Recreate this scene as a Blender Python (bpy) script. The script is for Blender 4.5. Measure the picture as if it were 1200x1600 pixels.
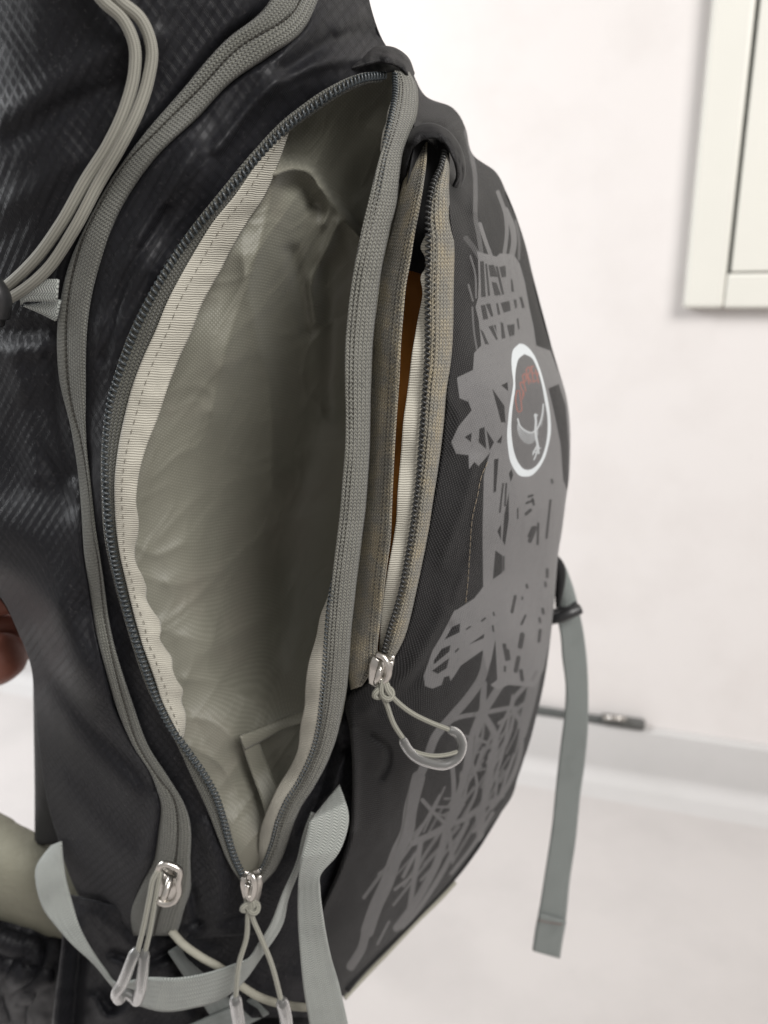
import bpy, bmesh, math, random
import numpy as np
from mathutils import Vector, Matrix

random.seed(7)
RNG = np.random.RandomState(11)
for o in list(bpy.data.objects):
    bpy.data.objects.remove(o)
scene = bpy.context.scene
COL = scene.collection

# ------------------------------------------------------------------ camera
CAM_H = 0.68
PITCH = math.radians(14.6)
FPX = 1200.0                                    # focal length in photo pixels (1200 x 1600)
CAM = np.array([0.0, 0.0, CAM_H])
cam_d = bpy.data.cameras.new("camera")
cam_d.sensor_fit = 'VERTICAL'
cam_d.sensor_height = 36.0
cam_d.lens = 27.0
cam_d.clip_start = 0.01
cam_d.clip_end = 60.0
cam_d.dof.use_dof = True
cam_d.dof.focus_distance = 0.352
cam_d.dof.aperture_fstop = 6.5
cam_o = bpy.data.objects.new("camera", cam_d)
COL.objects.link(cam_o)
cam_o.location = CAM
cam_o.rotation_euler = (math.radians(90) - PITCH, 0, 0)
scene.camera = cam_o

# ------------------------------------------------------------------ world and lamps
world = bpy.data.worlds.new("World")
scene.world = world
world.use_nodes = True
bg = world.node_tree.nodes["Background"]
bg.inputs[0].default_value = (1.0, 0.97, 0.945, 1)
bg.inputs[1].default_value = 0.33

def area(name, loc, target, size, power, color):
    d = bpy.data.lights.new(name, 'AREA')
    d.shape = 'RECTANGLE'
    d.size, d.size_y = size
    d.energy = power
    d.color = color
    o = bpy.data.objects.new(name, d)
    COL.objects.link(o)
    o.location = loc
    o.rotation_euler = (Vector(target) - Vector(loc)).to_track_quat('-Z', 'Y').to_euler()
    return o
area("room_window_lamp", (1.15, -0.95, 2.07), (0.0, 0.55, 0.55), (1.1, 1.2), 51, (1.0, 0.975, 0.95))
area("left_wall_fill", (-0.95, 0.74, 1.05), (-0.50, 1.25, 0.20), (0.5, 0.8), 15, (0.96, 0.98, 1.0))  # added fill lamp, brightens the wall at the far left

scene.view_settings.view_transform = 'Standard'
scene.view_settings.look = 'None'
scene.view_settings.exposure = 0.36
scene.view_settings.gamma = 1.0
scene.view_settings.use_curve_mapping = False

# ------------------------------------------------------------------ geometry helpers
SP, CP = math.sin(PITCH), math.cos(PITCH)
def rays(u, v):
    a = (np.asarray(u, float) - 600.0) / FPX
    b = (np.asarray(v, float) - 800.0) / FPX
    return np.stack([a + 0 * b, CP - b * SP + 0 * a, -SP - b * CP + 0 * a], -1)
def P(u, v, Y):
    """world point seen in direction (u, v) at forward distance Y (metres)"""
    d = rays(u, v)
    return CAM + d * (np.asarray(Y, float) / d[..., 1])[..., None]

def crom(pts, n):
    """resample control points with a centripetal-ish smooth spline to n samples (uniform in index)"""
    p = np.asarray(pts, float)
    k = len(p)
    if k == 2:
        t = np.linspace(0, 1, n)[:, None]
        return p[0] * (1 - t) + p[1] * t
    seg = np.linalg.norm(np.diff(p[:, :2], axis=0), axis=1) + 1e-6
    s = np.concatenate([[0], np.cumsum(seg)])
    m = np.zeros_like(p)
    d = np.diff(p, axis=0) / seg[:, None]
    m[1:-1] = (d[:-1] * seg[1:, None] + d[1:] * seg[:-1, None]) / (seg[1:] + seg[:-1])[:, None]
    m[0] = d[0]; m[-1] = d[-1]
    t = np.linspace(0, s[-1], n)
    i = np.clip(np.searchsorted(s, t, side='right') - 1, 0, k - 2)
    h = seg[i][:, None]
    x = ((t - s[i]) / seg[i])[:, None]
    h00 = 2 * x**3 - 3 * x**2 + 1; h10 = x**3 - 2 * x**2 + x
    h01 = -2 * x**3 + 3 * x**2; h11 = x**3 - x**2
    return h00 * p[i] + h10 * h * m[i] + h01 * p[i + 1] + h11 * h * m[i + 1]

class Sheet:
    """thin-plate surface: forward distance over directions, from measured points (u, v, Y)"""
    def __init__(self, pts, smooth=1e-3):
        p = np.asarray(pts, float)
        self.c = p[:, :2] / 400.0
        n = len(p)
        K = self._k(self.c, self.c) + smooth * np.eye(n)
        A = np.zeros((n + 3, n + 3))
        A[:n, :n] = K
        A[:n, n] = 1; A[:n, n + 1:] = self.c
        A[n, :n] = 1; A[n + 1:, :n] = self.c.T
        b = np.zeros(n + 3); b[:n] = p[:, 2]
        self.w = np.linalg.solve(A, b)
    @staticmethod
    def _k(a, b):
        r2 = ((a[:, None, :] - b[None, :, :])**2).sum(-1)
        return 0.5 * r2 * np.log(r2 + 1e-12)
    def __call__(self, u, v):
        u = np.asarray(u, float); v = np.asarray(v, float)
        q = np.stack([u.ravel(), v.ravel()], -1) / 400.0
        out = np.empty(len(q))
        n = len(self.c)
        for i in range(0, len(q), 20000):
            s = q[i:i + 20000]
            out[i:i + 20000] = self._k(s, self.c) @ self.w[:n] + self.w[n] + s @ self.w[n + 1:]
        return out.reshape(u.shape)

def _hash(i, j, seed):
    h = (i * 374761393 + j * 668265263 + seed * 974711) & 0xffffffff
    h = ((h ^ (h >> 13)) * 1274126177) & 0xffffffff
    return ((h ^ (h >> 16)) & 0xffff) / 65535.0
def vnoise(x, y, seed=0):
    x = np.asarray(x, float); y = np.asarray(y, float)
    i = np.floor(x).astype(np.int64); j = np.floor(y).astype(np.int64)
    fx = x - i; fy = y - j
    fx = fx * fx * fx * (fx * (fx * 6 - 15) + 10); fy = fy * fy * fy * (fy * (fy * 6 - 15) + 10)
    a = _hash(i, j, seed); b = _hash(i + 1, j, seed); c = _hash(i, j + 1, seed); d = _hash(i + 1, j + 1, seed)
    return (a * (1 - fx) + b * fx) * (1 - fy) + (c * (1 - fx) + d * fx) * fy - 0.5
def fbm(x, y, oct=4, seed=0):
    s = 0; a = 1.0
    for k in range(oct):
        s = s + a * vnoise(x * 2**k, y * 2**k, seed + 17 * k); a *= 0.5
    return s

def creases(x, y, seed=0, oct=3, sharp=2.2):
    """crumple field: ridge lines along the zero crossings of warped noise"""
    wx = x + 0.9 * fbm(x * .7, y * .7, 2, seed + 301); wy = y + 0.9 * fbm(x * .7, y * .7, 2, seed + 402)
    s = 0; a = 1.0
    for k in range(oct):
        n = 1 - np.abs(2 * fbm(wx * 2**k, wy * 2**k, 2, seed + 31 * k)) * 1.3
        s = s + a * np.clip(n, 0, 1)**sharp; a *= .5
    return s - .9

def pldist(u, v, pts):
    """distance to a polyline"""
    d = np.full(np.shape(u), 1e9)
    for (x0, y0), (x1, y1) in zip(pts[:-1], pts[1:]):
        dx, dy = x1 - x0, y1 - y0
        t = np.clip(((u - x0) * dx + (v - y0) * dy) / (dx * dx + dy * dy + 1e-9), 0, 1)
        d = np.minimum(d, np.hypot(u - x0 - t * dx, v - y0 - t * dy))
    return d
def folds(u, v, lst):
    """sum of soft ridges; amp > 0 stands out toward the viewer's side"""
    s = np.zeros(np.shape(u))
    for pts, w, amp in lst:
        if len(pts) > 2:
            pts = crom(pts, 24).tolist()
        d = pldist(u, v, pts)
        s += amp * (np.exp(-(d / w)**2) if w > 0 else np.exp(-np.sqrt(d * d + 2.0) / -w))
    return s

ROOT = {}
def set_parent(o, parent):
    o.parent = parent
    bpy.context.view_layer.update()
    o.matrix_parent_inverse = parent.matrix_world.inverted()

def mesh_obj(name, verts, faces, mat, parent=None, uv=None, smooth=True, colattr=None):
    me = bpy.data.meshes.new(name)
    verts = np.asarray(verts, float)
    if isinstance(faces, np.ndarray):
        nf, k = faces.shape
        me.vertices.add(len(verts)); me.vertices.foreach_set("co", verts.astype(np.float32).ravel())
        me.loops.add(nf * k); me.loops.foreach_set("vertex_index", faces.astype(np.int32).ravel())
        me.polygons.add(nf)
        me.polygons.foreach_set("loop_start", np.arange(0, nf * k, k, dtype=np.int32))
        me.polygons.foreach_set("loop_total", np.full(nf, k, dtype=np.int32))
        me.update(calc_edges=True)
    else:
        me.from_pydata(verts.tolist(), [], faces)
        me.update()
    if uv is not None:
        lay = me.uv_layers.new(name="UVMap")
        idx = np.empty(len(me.loops), dtype=np.int32)
        me.loops.foreach_get("vertex_index", idx)
        lay.data.foreach_set("uv", np.asarray(uv, np.float32)[idx].ravel())
    if colattr is not None:
        a = me.color_attributes.new(name="print", type='FLOAT_COLOR', domain='POINT')
        a.data.foreach_set("color", np.asarray(colattr, np.float32).ravel())
    if smooth:
        me.polygons.foreach_set("use_smooth", np.ones(len(me.polygons), dtype=bool))
    me.validate()
    o = bpy.data.objects.new(name, me)
    COL.objects.link(o)
    if mat is not None:
        me.materials.append(mat)
    if parent is not None:
        set_parent(o, parent)
    return o

def grid_faces(m, n, flip=False):
    i = np.arange(m - 1)[:, None] * n + np.arange(n - 1)[None, :]
    f = np.stack([i, i + 1, i + n + 1, i + n], -1).reshape(-1, 4)
    return f[:, ::-1].copy() if flip else f

def grid_uv(pos):
    """metres along rows (v) and across (u), following the cloth"""
    m, n, _ = pos.shape
    da = np.linalg.norm(np.diff(pos, axis=1), axis=2)
    a = np.concatenate([np.zeros((m, 1)), np.cumsum(da, 1)], 1)
    a = a - a[:, n // 2][:, None]
    db = np.linalg.norm(np.diff(pos[:, n // 2], axis=0), axis=1)
    b = np.concatenate([[0], np.cumsum(db)])
    return np.stack([a, np.repeat(b[:, None], n, 1)], -1).reshape(-1, 2)

def solidify(o, t, offset=1.0):
    md = o.modifiers.new("thickness", 'SOLIDIFY')
    md.thickness = t
    md.offset = offset
    return o

def planar_uv(pos):
    return np.stack([pos[..., 0], pos[..., 2] * .96 - pos[..., 1] * .25], -1).reshape(-1, 2)

def cloth(name, pairs, depth, n, m, mat, parent, bulge=0.0, fold=None, extra=None, thick=0.0008, sub=None):
    """a cloth panel or ribbon between two edges. pairs: (uL, vL, uR, vR); depth: fn(u, v, s, t) -> Y"""
    q = crom(pairs, m)
    s = np.linspace(0, 1, n)[None, :]
    U = q[:, 0:1] * (1 - s) + q[:, 2:3] * s
    V = q[:, 1:2] * (1 - s) + q[:, 3:4] * s
    t = np.linspace(0, 1, m)[:, None] + 0 * s
    S = s + 0 * t
    Y = depth(U, V, S, t)
    Y = Y - bulge * 4 * S * (1 - S)
    if fold is not None:
        Y = Y - folds(U, V, fold)
    if extra is not None:
        Y = Y + extra(U, V, S, t)
    pos = P(U, V, Y)
    o = mesh_obj(name, pos.reshape(-1, 3), grid_faces(m, n, True), mat, parent, planar_uv(pos) if mat in (M['ripstop'], M['lining']) else grid_uv(pos))
    if thick:
        solidify(o, thick, -1.0)
    return o

def frames(pts):
    """tangent, side and outward frame along a path; outward leans to the camera side of the pack"""
    p = np.asarray(pts, float)
    T = np.gradient(p, axis=0)
    T /= np.linalg.norm(T, axis=1)[:, None] + 1e-12
    N = CAM - p
    N -= (N * T).sum(1)[:, None] * T
    N /= np.linalg.norm(N, axis=1)[:, None] + 1e-12
    B = np.cross(T, N)
    return T, N, B

def path3(pts, n):
    """pts: (u, v, Y) -> n world points along a smooth curve"""
    q = crom(pts, n)
    return P(q[:, 0], q[:, 1], q[:, 2])

def even(p, step):
    s = np.concatenate([[0], np.cumsum(np.linalg.norm(np.diff(p, axis=0), axis=1))])
    k = max(2, int(round(s[-1] / step)) + 1)
    t = np.linspace(0, s[-1], k)
    return np.stack([np.interp(t, s, p[:, c]) for c in range(3)], -1)

def tube_geo(p, r, sides=10, flat=1.0, caps=True):
    p = np.asarray(p, float)
    T, N, B = frames(p)
    # parallel transport keeps the ring from spinning
    for i in range(1, len(p)):
        n = N[i - 1] - (N[i - 1] @ T[i]) * T[i]
        N[i] = n / (np.linalg.norm(n) + 1e-12)
        B[i] = np.cross(T[i], N[i])
    r = np.broadcast_to(np.asarray(r, float), (len(p),))
    a = np.linspace(0, 2 * math.pi, sides, endpoint=False)
    ring = np.cos(a)[None, :, None] * B[:, None, :] + flat * np.sin(a)[None, :, None] * N[:, None, :]
    V = p[:, None, :] + ring * r[:, None, None]
    m = len(p)
    i = np.arange(m - 1)[:, None] * sides + np.arange(sides)[None, :]
    j = np.arange(m - 1)[:, None] * sides + (np.arange(sides)[None, :] + 1) % sides
    F = np.stack([i, j, j + sides, i + sides], -1).reshape(-1, 4)
    s = np.concatenate([[0], np.cumsum(np.linalg.norm(np.diff(p, axis=0), axis=1))])
    uv = np.stack([np.repeat((a / (2 * math.pi))[None, :], m, 0) * 2 * math.pi * r[:, None], np.repeat(s[:, None], sides, 1)], -1)
    V = V.reshape(-1, 3); uv = uv.reshape(-1, 2)
    F = F.tolist()
    if caps:
        F.append(list(range(sides))[::-1]); F.append(list(range((m - 1) * sides, m * sides)))
    return V, F, uv
def join_geo(parts):
    VV, FF, UU, off = [], [], [], 0
    for V, F, uv in parts:
        VV.append(V); UU.append(uv)
        FF += [[i + off for i in f] for f in F]
        off += len(V)
    return np.concatenate(VV), FF, np.concatenate(UU)
def tube(name, p, r, mat, parent, sides=10, flat=1.0):
    V, F, uv = tube_geo(p, r, sides, flat)
    return mesh_obj(name, V, F, mat, parent, uv)

def coil(name, p, mat, parent, pitch=0.0027, a=0.0021, b=0.0010, rad=0.00055, lift=0.0006, seg=9):
    """nylon zip coil: a flattened spiral wound along the tape edge"""
    e = even(p, pitch / seg)
    T, N, B = frames(e)
    th = np.arange(len(e)) * 2 * math.pi / seg
    # squarish spiral: fast sides, so that the rows read as separate teeth
    c = np.sign(np.cos(th)) * np.abs(np.cos(th))**0.6
    h = e + B * (a * c)[:, None] + N * (lift + b * np.sin(th))[:, None]
    V, F, uv = tube_geo(h, rad, 6)
    return mesh_obj(name, V, F, mat, parent, uv)

def stitches(name, p, mat, parent, pitch=0.0036, rad=0.00028, lift=0.0004, duty=0.66):
    e = even(p, pitch / 6)
    T, N, B = frames(e)
    parts = []
    for i in range(0, len(e) - 6, 6):
        k = max(3, int(6 * duty) + 1)
        q = e[i:i + k] + N[i:i + k] * lift
        q = q + N[i:i + k] * (np.sin(np.linspace(0, math.pi, k)) * rad * 0.6 - rad * 0.3)[:, None]
        rr = rad * np.array([0.55] + [1.0] * (k - 2) + [0.55])
        parts.append(tube_geo(q, rr, 5))
    V, F, uv = join_geo(parts)
    return mesh_obj(name, V, F, mat, parent, uv)

def extrude_poly(poly, h, bevel=0.0):
    """closed outline (x, y) extruded in z from 0 to h, rim chamfered"""
    p = np.asarray(poly, float)
    n = len(p)
    c = p.mean(0)
    d = p - c
    ins = c + d * (1 - bevel / (np.linalg.norm(d, axis=1)[:, None] + 1e-9))
    lv = [(ins, 0), (p, bevel), (p, h - bevel), (ins, h)] if bevel else [(p, 0), (p, h)]
    V = np.concatenate([np.c_[q, np.full(n, z)] for q, z in lv])
    F = []
    for k in range(len(lv) - 1):
        for i in range(n):
            j = (i + 1) % n
            F.append([k * n + i, k * n + j, (k + 1) * n + j, (k + 1) * n + i])
    F.append(list(range(n))[::-1]); F.append(list(range((len(lv) - 1) * n, len(lv) * n)))
    return V, F, V[:, :2].copy()
def place(geo, o, X, Yv, Z):
    V, F, uv = geo
    return o + V[:, 0:1] * X + V[:, 1:2] * Yv + V[:, 2:3] * Z, F, uv
def box(name, lo, hi, mat, parent=None, bev=0.0):
    bm = bmesh.new()
    bmesh.ops.create_cube(bm, size=1)
    for v in bm.verts:
        v.co = Vector([(lo[k] + hi[k]) / 2 + v.co[k] * (hi[k] - lo[k]) for k in range(3)])
    if bev:
        bmesh.ops.bevel(bm, geom=list(bm.edges), offset=bev, segments=3, affect='EDGES', profile=0.5)
    me = bpy.data.meshes.new(name); bm.to_mesh(me); bm.free()
    o = bpy.data.objects.new(name, me); COL.objects.link(o); me.materials.append(mat)
    if parent is not None: set_parent(o, parent)
    return o

def tag(o, label=None, cat=None, group=None, kind=None):
    if label: o['label'] = label
    if cat: o['category'] = cat
    if group: o['group'] = group
    if kind: o['kind'] = kind
    return o
# ------------------------------------------------------------------ materials
class NG:
    def __init__(self, name, rough=0.6, spec=0.4):
        self.m = bpy.data.materials.new(name)
        self.m.use_nodes = True
        self.t = self.m.node_tree
        self.b = self.t.nodes["Principled BSDF"]
        self.b.inputs['Roughness'].default_value = rough
        self.b.inputs['Specular IOR Level'].default_value = spec
        uv = self.t.nodes.new('ShaderNodeUVMap'); uv.uv_map = "UVMap"
        sep = self.t.nodes.new('ShaderNodeSeparateXYZ')
        self.t.links.new(uv.outputs[0], sep.inputs[0])
        self.uv, self.x, self.y = uv.outputs[0], sep.outputs[0], sep.outputs[1]
        tc = self.t.nodes.new('ShaderNodeTexCoord')
        self.obj = tc.outputs['Object']
    def _in(self, sock, val):
        if hasattr(val, 'links'): self.t.links.new(val, sock)
        else: sock.default_value = val
    def math(self, op, a, b=0.0, c=0.0, clamp=False):
        n = self.t.nodes.new('ShaderNodeMath'); n.operation = op; n.use_clamp = clamp
        self._in(n.inputs[0], a); self._in(n.inputs[1], b); self._in(n.inputs[2], c)
        return n.outputs[0]
    def mul(self, a, b): return self.math('MULTIPLY', a, b)
    def add(self, a, b): return self.math('ADD', a, b)
    def sub(self, a, b): return self.math('SUBTRACT', a, b)
    def sin(self, a): return self.math('SINE', a)
    def noise(self, scale, detail=3.0, rough=0.55, vec=None, dist=0.0):
        n = self.t.nodes.new('ShaderNodeTexNoise')
        n.inputs['Scale'].default_value = scale; n.inputs['Detail'].default_value = detail
        n.inputs['Roughness'].default_value = rough; n.inputs['Distortion'].default_value = dist
        self.t.links.new(vec if vec is not None else self.obj, n.inputs['Vector'])
        return n.outputs[0]
    def range(self, v, a, b, c=0.0, d=1.0, smooth=False):
        n = self.t.nodes.new('ShaderNodeMapRange')
        if smooth: n.interpolation_type = 'SMOOTHSTEP'
        self._in(n.inputs[0], v)
        for k, q in enumerate((a, b, c, d)): self._in(n.inputs[1 + k], q)
        return n.outputs[0]
    def mix(self, f, a, b):
        n = self.t.nodes.new('ShaderNodeMix'); n.data_type = 'RGBA'
        self._in(n.inputs[0], f)
        for k, q in ((6, a), (7, b)):
            if hasattr(q, 'links'): self.t.links.new(q, n.inputs[k])
            else: n.inputs[k].default_value = (*q, 1) if len(q) == 3 else q
        return n.outputs[2]
    def color(self, c):
        s = self.b.inputs['Base Color']
        if hasattr(c, 'links'): self.t.links.new(c, s)
        else: s.default_value = (*c, 1)
    def rough(self, r): self._in(self.b.inputs['Roughness'], r)
    def bump(self, h, dist=0.0004, strength=1.0, prev=None):
        n = self.t.nodes.new('ShaderNodeBump')
        n.inputs['Strength'].default_value = strength; n.inputs['Distance'].default_value = dist
        self.t.links.new(h, n.inputs['Height'])
        if prev is not None: self.t.links.new(prev, n.inputs['Normal'])
        return n.outputs[0]
    def normal(self, n): self.t.links.new(n, self.b.inputs['Normal'])
    def sheen(self, w, r=0.4, tint=(1, 1, 1)):
        self.b.inputs['Sheen Weight'].default_value = w
        self.b.inputs['Sheen Roughness'].default_value = r
        self.b.inputs['Sheen Tint'].default_value = (*tint, 1)

TAU = 2 * math.pi
def weave(N, pitch, kx=1.0, ky=1.0):
    """plain weave height: over/under checker of rounded threads"""
    a = N.mul(N.x, TAU / pitch * kx); b = N.mul(N.y, TAU / pitch * ky)
    return N.add(N.mul(N.mul(N.sin(a), N.sin(b)), 0.5), 0.5)
def twill(N, pitch, ax, ay):
    return N.add(N.mul(N.sin(N.add(N.mul(N.x, TAU * ax / pitch), N.mul(N.y, TAU * ay / pitch))), 0.5), 0.5)

def m_ripstop():
    N = NG("black_ripstop", 0.42, 0.15)
    p = 0.0039
    a = N.add(N.mul(N.x, 0.80), N.mul(N.y, 0.60)); b = N.sub(N.mul(N.x, 0.80), N.mul(N.y, 0.60))
    def line(c):
        f = N.math('ABSOLUTE', N.sub(N.math('FRACT', N.math('DIVIDE', c, p)), 0.5))
        return N.math('MAXIMUM', N.range(f, 0.0, 0.07, 1.0, 0.0, True), N.mul(N.range(N.math('ABSOLUTE', N.sub(f, 0.15)), 0.0, 0.05, 1.0, 0.0, True), 0.7))
    g = N.math('MAXIMUM', line(a), line(b))
    h = N.add(N.mul(g, -1.0), N.mul(N.noise(1600, 2, 0.6), 0.5))
    big = N.noise(38, 3)
    c = N.mix(N.mul(g, 0.75), (0.0118, 0.0120, 0.0142), (0.0040, 0.0040, 0.0046))
    c = N.mix(N.range(N.noise(600, 2), 0.62, 0.72), c, (0.028, 0.027, 0.029))
    N.color(c)
    N.normal(N.bump(h, 0.00013, 0.8))
    N.rough(N.range(big, 0.3, 0.7, 0.40, 0.48))
    N.sheen(0.03, 0.35, (0.9, 0.92, 1.0))
    return N.m
def m_plain_dark():
    N = NG("black_nylon", 0.55, 0.22)
    h = N.mul(twill(N, 0.0008, 0.8, 0.6), twill(N, 0.0008, -0.6, 0.8))
    N.color(N.mix(N.noise(60, 4), (0.007, 0.007, 0.0075), (0.011, 0.0105, 0.0115)))
    n1 = N.bump(N.noise(30, 3), 0.004, 0.4)
    N.normal(N.bump(h, 0.0002, 0.7, n1))
    N.sheen(0.05, 0.4)
    return N.m
def m_front():
    N = NG("printed_twill", 0.52, 0.22)
    at = N.t.nodes.new('ShaderNodeVertexColor'); at.layer_name = "print"
    sp = N.t.nodes.new('ShaderNodeSeparateColor'); N.t.links.new(at.outputs[0], sp.inputs[0])
    g, w, r = sp.outputs[0], sp.outputs[1], sp.outputs[2]
    h = N.mul(twill(N, 0.0015, 0.5, 0.87), twill(N, 0.0015, 0.87, -0.5))
    hh = N.math('POWER', h, 0.7)
    base = N.mix(hh, (0.0045, 0.0044, 0.0047), (0.030, 0.0290, 0.0298))
    # print sits on the threads, thin where the cloth is worn
    wear = N.range(N.noise(420, 3, 0.7), 0.30, 0.42)
    pr = N.mix(N.mul(hh, 0.35), (0.132, 0.130, 0.131), (0.185, 0.181, 0.181))
    c = N.mix(N.mul(g, N.add(0.80, N.mul(wear, 0.2))), base, pr)
    c = N.mix(r, c, (0.29, 0.105, 0.08))
    c = N.mix(w, c, (0.53, 0.56, 0.575))
    N.color(c)
    n1 = N.bump(N.noise(22, 3), 0.004, 0.35)
    N.normal(N.bump(N.mul(h, N.range(g, 0, 1, 1.0, 0.45)), 0.0005, 0.9, n1))
    N.rough(N.range(g, 0, 1, 0.58, 0.5))
    N.sheen(0.05, 0.4)
    return N.m
def m_tape(name, c0, c1, dust=0.0):
    N = NG(name, 0.82, 0.2)
    # knitted tape: chevron rows with dark needle holes
    px = 0.0021; py = 0.00165
    zig = N.math('ABSOLUTE', N.sub(N.math('FRACT', N.math('DIVIDE', N.x, px)), 0.5))
    row = N.math('FRACT', N.add(N.math('DIVIDE', N.y, py), N.mul(zig, 1.3)))
    rib = N.math('ABSOLUTE', N.sub(row, 0.5))
    h = N.add(N.range(rib, 0.08, 0.42, 0.0, 1.0, True), N.mul(N.range(zig, 0.0, 0.16, 0.0, 1.0, True), 0.8))
    grain = N.noise(1000, 2, 0.7)
    f = N.math('MULTIPLY', N.mul(h, 0.55), N.range(grain, 0.3, 0.7, 0.5, 1.35), clamp=True)
    c = N.mix(f, c0, c1)
    if dust:
        d = N.range(N.noise(75, 4, 0.65), 0.42, 0.62)
        d = N.mul(d, dust)
        c = N.mix(d, c, N.mix(f, (0.13, 0.105, 0.06), (0.44, 0.37, 0.24)))
    N.color(c)
    N.normal(N.bump(N.add(h, N.mul(grain, 0.7)), 0.0006, 1.0))
    N.sheen(0.25, 0.5)
    return N.m
def m_gros(name, c0, c1, pitch=0.00115):
    N = NG(name, 0.7, 0.3)
    wob = N.mul(N.noise(160, 2), 0.0012)
    r = N.add(N.mul(N.sin(N.mul(N.add(N.y, wob), TAU / pitch)), 0.5), 0.5)
    th = N.add(N.mul(N.sin(N.mul(N.x, TAU / 0.0008)), 0.5), 0.5)
    h = N.add(r, N.mul(N.mul(th, r), 0.25))
    st = N.noise(70, 4, 0.6)
    c = N.mix(N.range(r, 0, 0.6), c0, c1)
    c = N.mix(N.mul(N.range(st, 0.55, 0.75), 0.35), c, tuple(0.72 * k for k in c0))
    N.color(c)
    N.normal(N.bump(h, 0.00030, 0.9))
    N.sheen(0.2, 0.5)
    return N.m
def m_webbing(name, c0, c1):
    N = NG(name, 0.62, 0.35)
    # herringbone webbing: diagonal ribs mirrored across narrow lanes
    lane = N.math('PINGPONG', N.x, 0.0022)
    r = N.add(N.mul(N.sin(N.add(N.mul(N.y, TAU / 0.00150), N.mul(lane, TAU / 0.0018))), 0.5), 0.5)
    e = N.add(N.mul(N.sin(N.mul(N.x, TAU / 0.0011)), 0.5), 0.5)
    h = N.add(r, N.mul(e, 0.3))
    c = N.mix(N.range(r, 0.0, 0.8), c0, c1)
    c = N.mix(N.mul(N.range(N.noise(55, 4), 0.5, 0.75), 0.3), c, tuple(0.7 * k for k in c0))
    N.color(c)
    N.normal(N.bump(h, 0.0003, 0.9))
    N.sheen(0.2, 0.45)
    return N.m
def m_lining():
    N = NG("olive_lining", 0.50, 0.40)
    h = N.mul(twill(N, 0.0013, 0.7, 0.72), twill(N, 0.0013, 0.72, -0.7))
    c = N.mix(h, (0.160, 0.157, 0.126), (0.212, 0.208, 0.170))
    c = N.mix(N.mul(N.range(N.noise(20, 4, 0.6), 0.5, 0.72), 0.4), c, (0.185, 0.168, 0.140))
    N.color(c)
    N.normal(N.bump(h, 0.00016, 0.7))
    N.sheen(0.15, 0.4)
    return N.m
def m_simple(name, col, rough=0.5, spec=0.4, metal=0.0, var=0.0, vscale=80, bump=0.0, bscale=200):
    N = NG(name, rough, spec)
    if var: N.color(N.mix(N.noise(vscale, 4), tuple(k * (1 - var) for k in col), tuple(min(1, k * (1 + var)) for k in col)))
    else: N.color(col)
    N.b.inputs['Metallic'].default_value = metal
    if bump: N.normal(N.bump(N.noise(bscale, 3), bump, 0.6))
    return N.m
def m_cord(name, c0, c1, px=0.0011):
    N = NG(name, 0.7, 0.3)
    a = N.add(N.mul(N.x, TAU / (px * 2.2)), N.mul(N.y, TAU / px)); b = N.sub(N.mul(N.x, TAU / (px * 2.2)), N.mul(N.y, TAU / px))
    h = N.add(N.mul(N.mul(N.sin(a), N.sin(b)), 0.5), 0.5)
    N.color(N.mix(N.range(h, 0.1, 0.7), c0, c1))
    N.normal(N.bump(h, 0.00025, 0.8))
    N.sheen(0.2, 0.5)
    return N.m
def m_grip():
    N = NG("translucent_rubber", 0.38, 0.45)
    N.color((0.22, 0.22, 0.215))
    N.b.inputs['Transmission Weight'].default_value = 0.6
    N.b.inputs['IOR'].default_value = 1.35
    N.b.inputs['Subsurface Weight'].default_value = 0.25
    N.b.inputs['Subsurface Radius'].default_value = (0.004, 0.004, 0.004)
    N.normal(N.bump(N.noise(300, 2), 0.0005, 0.3))
    return N.m
def m_wall(name, c, stain, s=9, spots=0.5):
    N = NG(name, 0.75, 0.25)
    col = N.mix(N.range(N.noise(s, 5, 0.6), 0.45, 0.75), c, stain)
    col = N.mix(N.mul(N.range(N.noise(28, 3, 0.5), 0.735, 0.78), spots), col, tuple(0.6 * k for k in stain))
    N.color(col)
    N.normal(N.bump(N.noise(70, 4), 0.002, 0.12))
    return N.m

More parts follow.
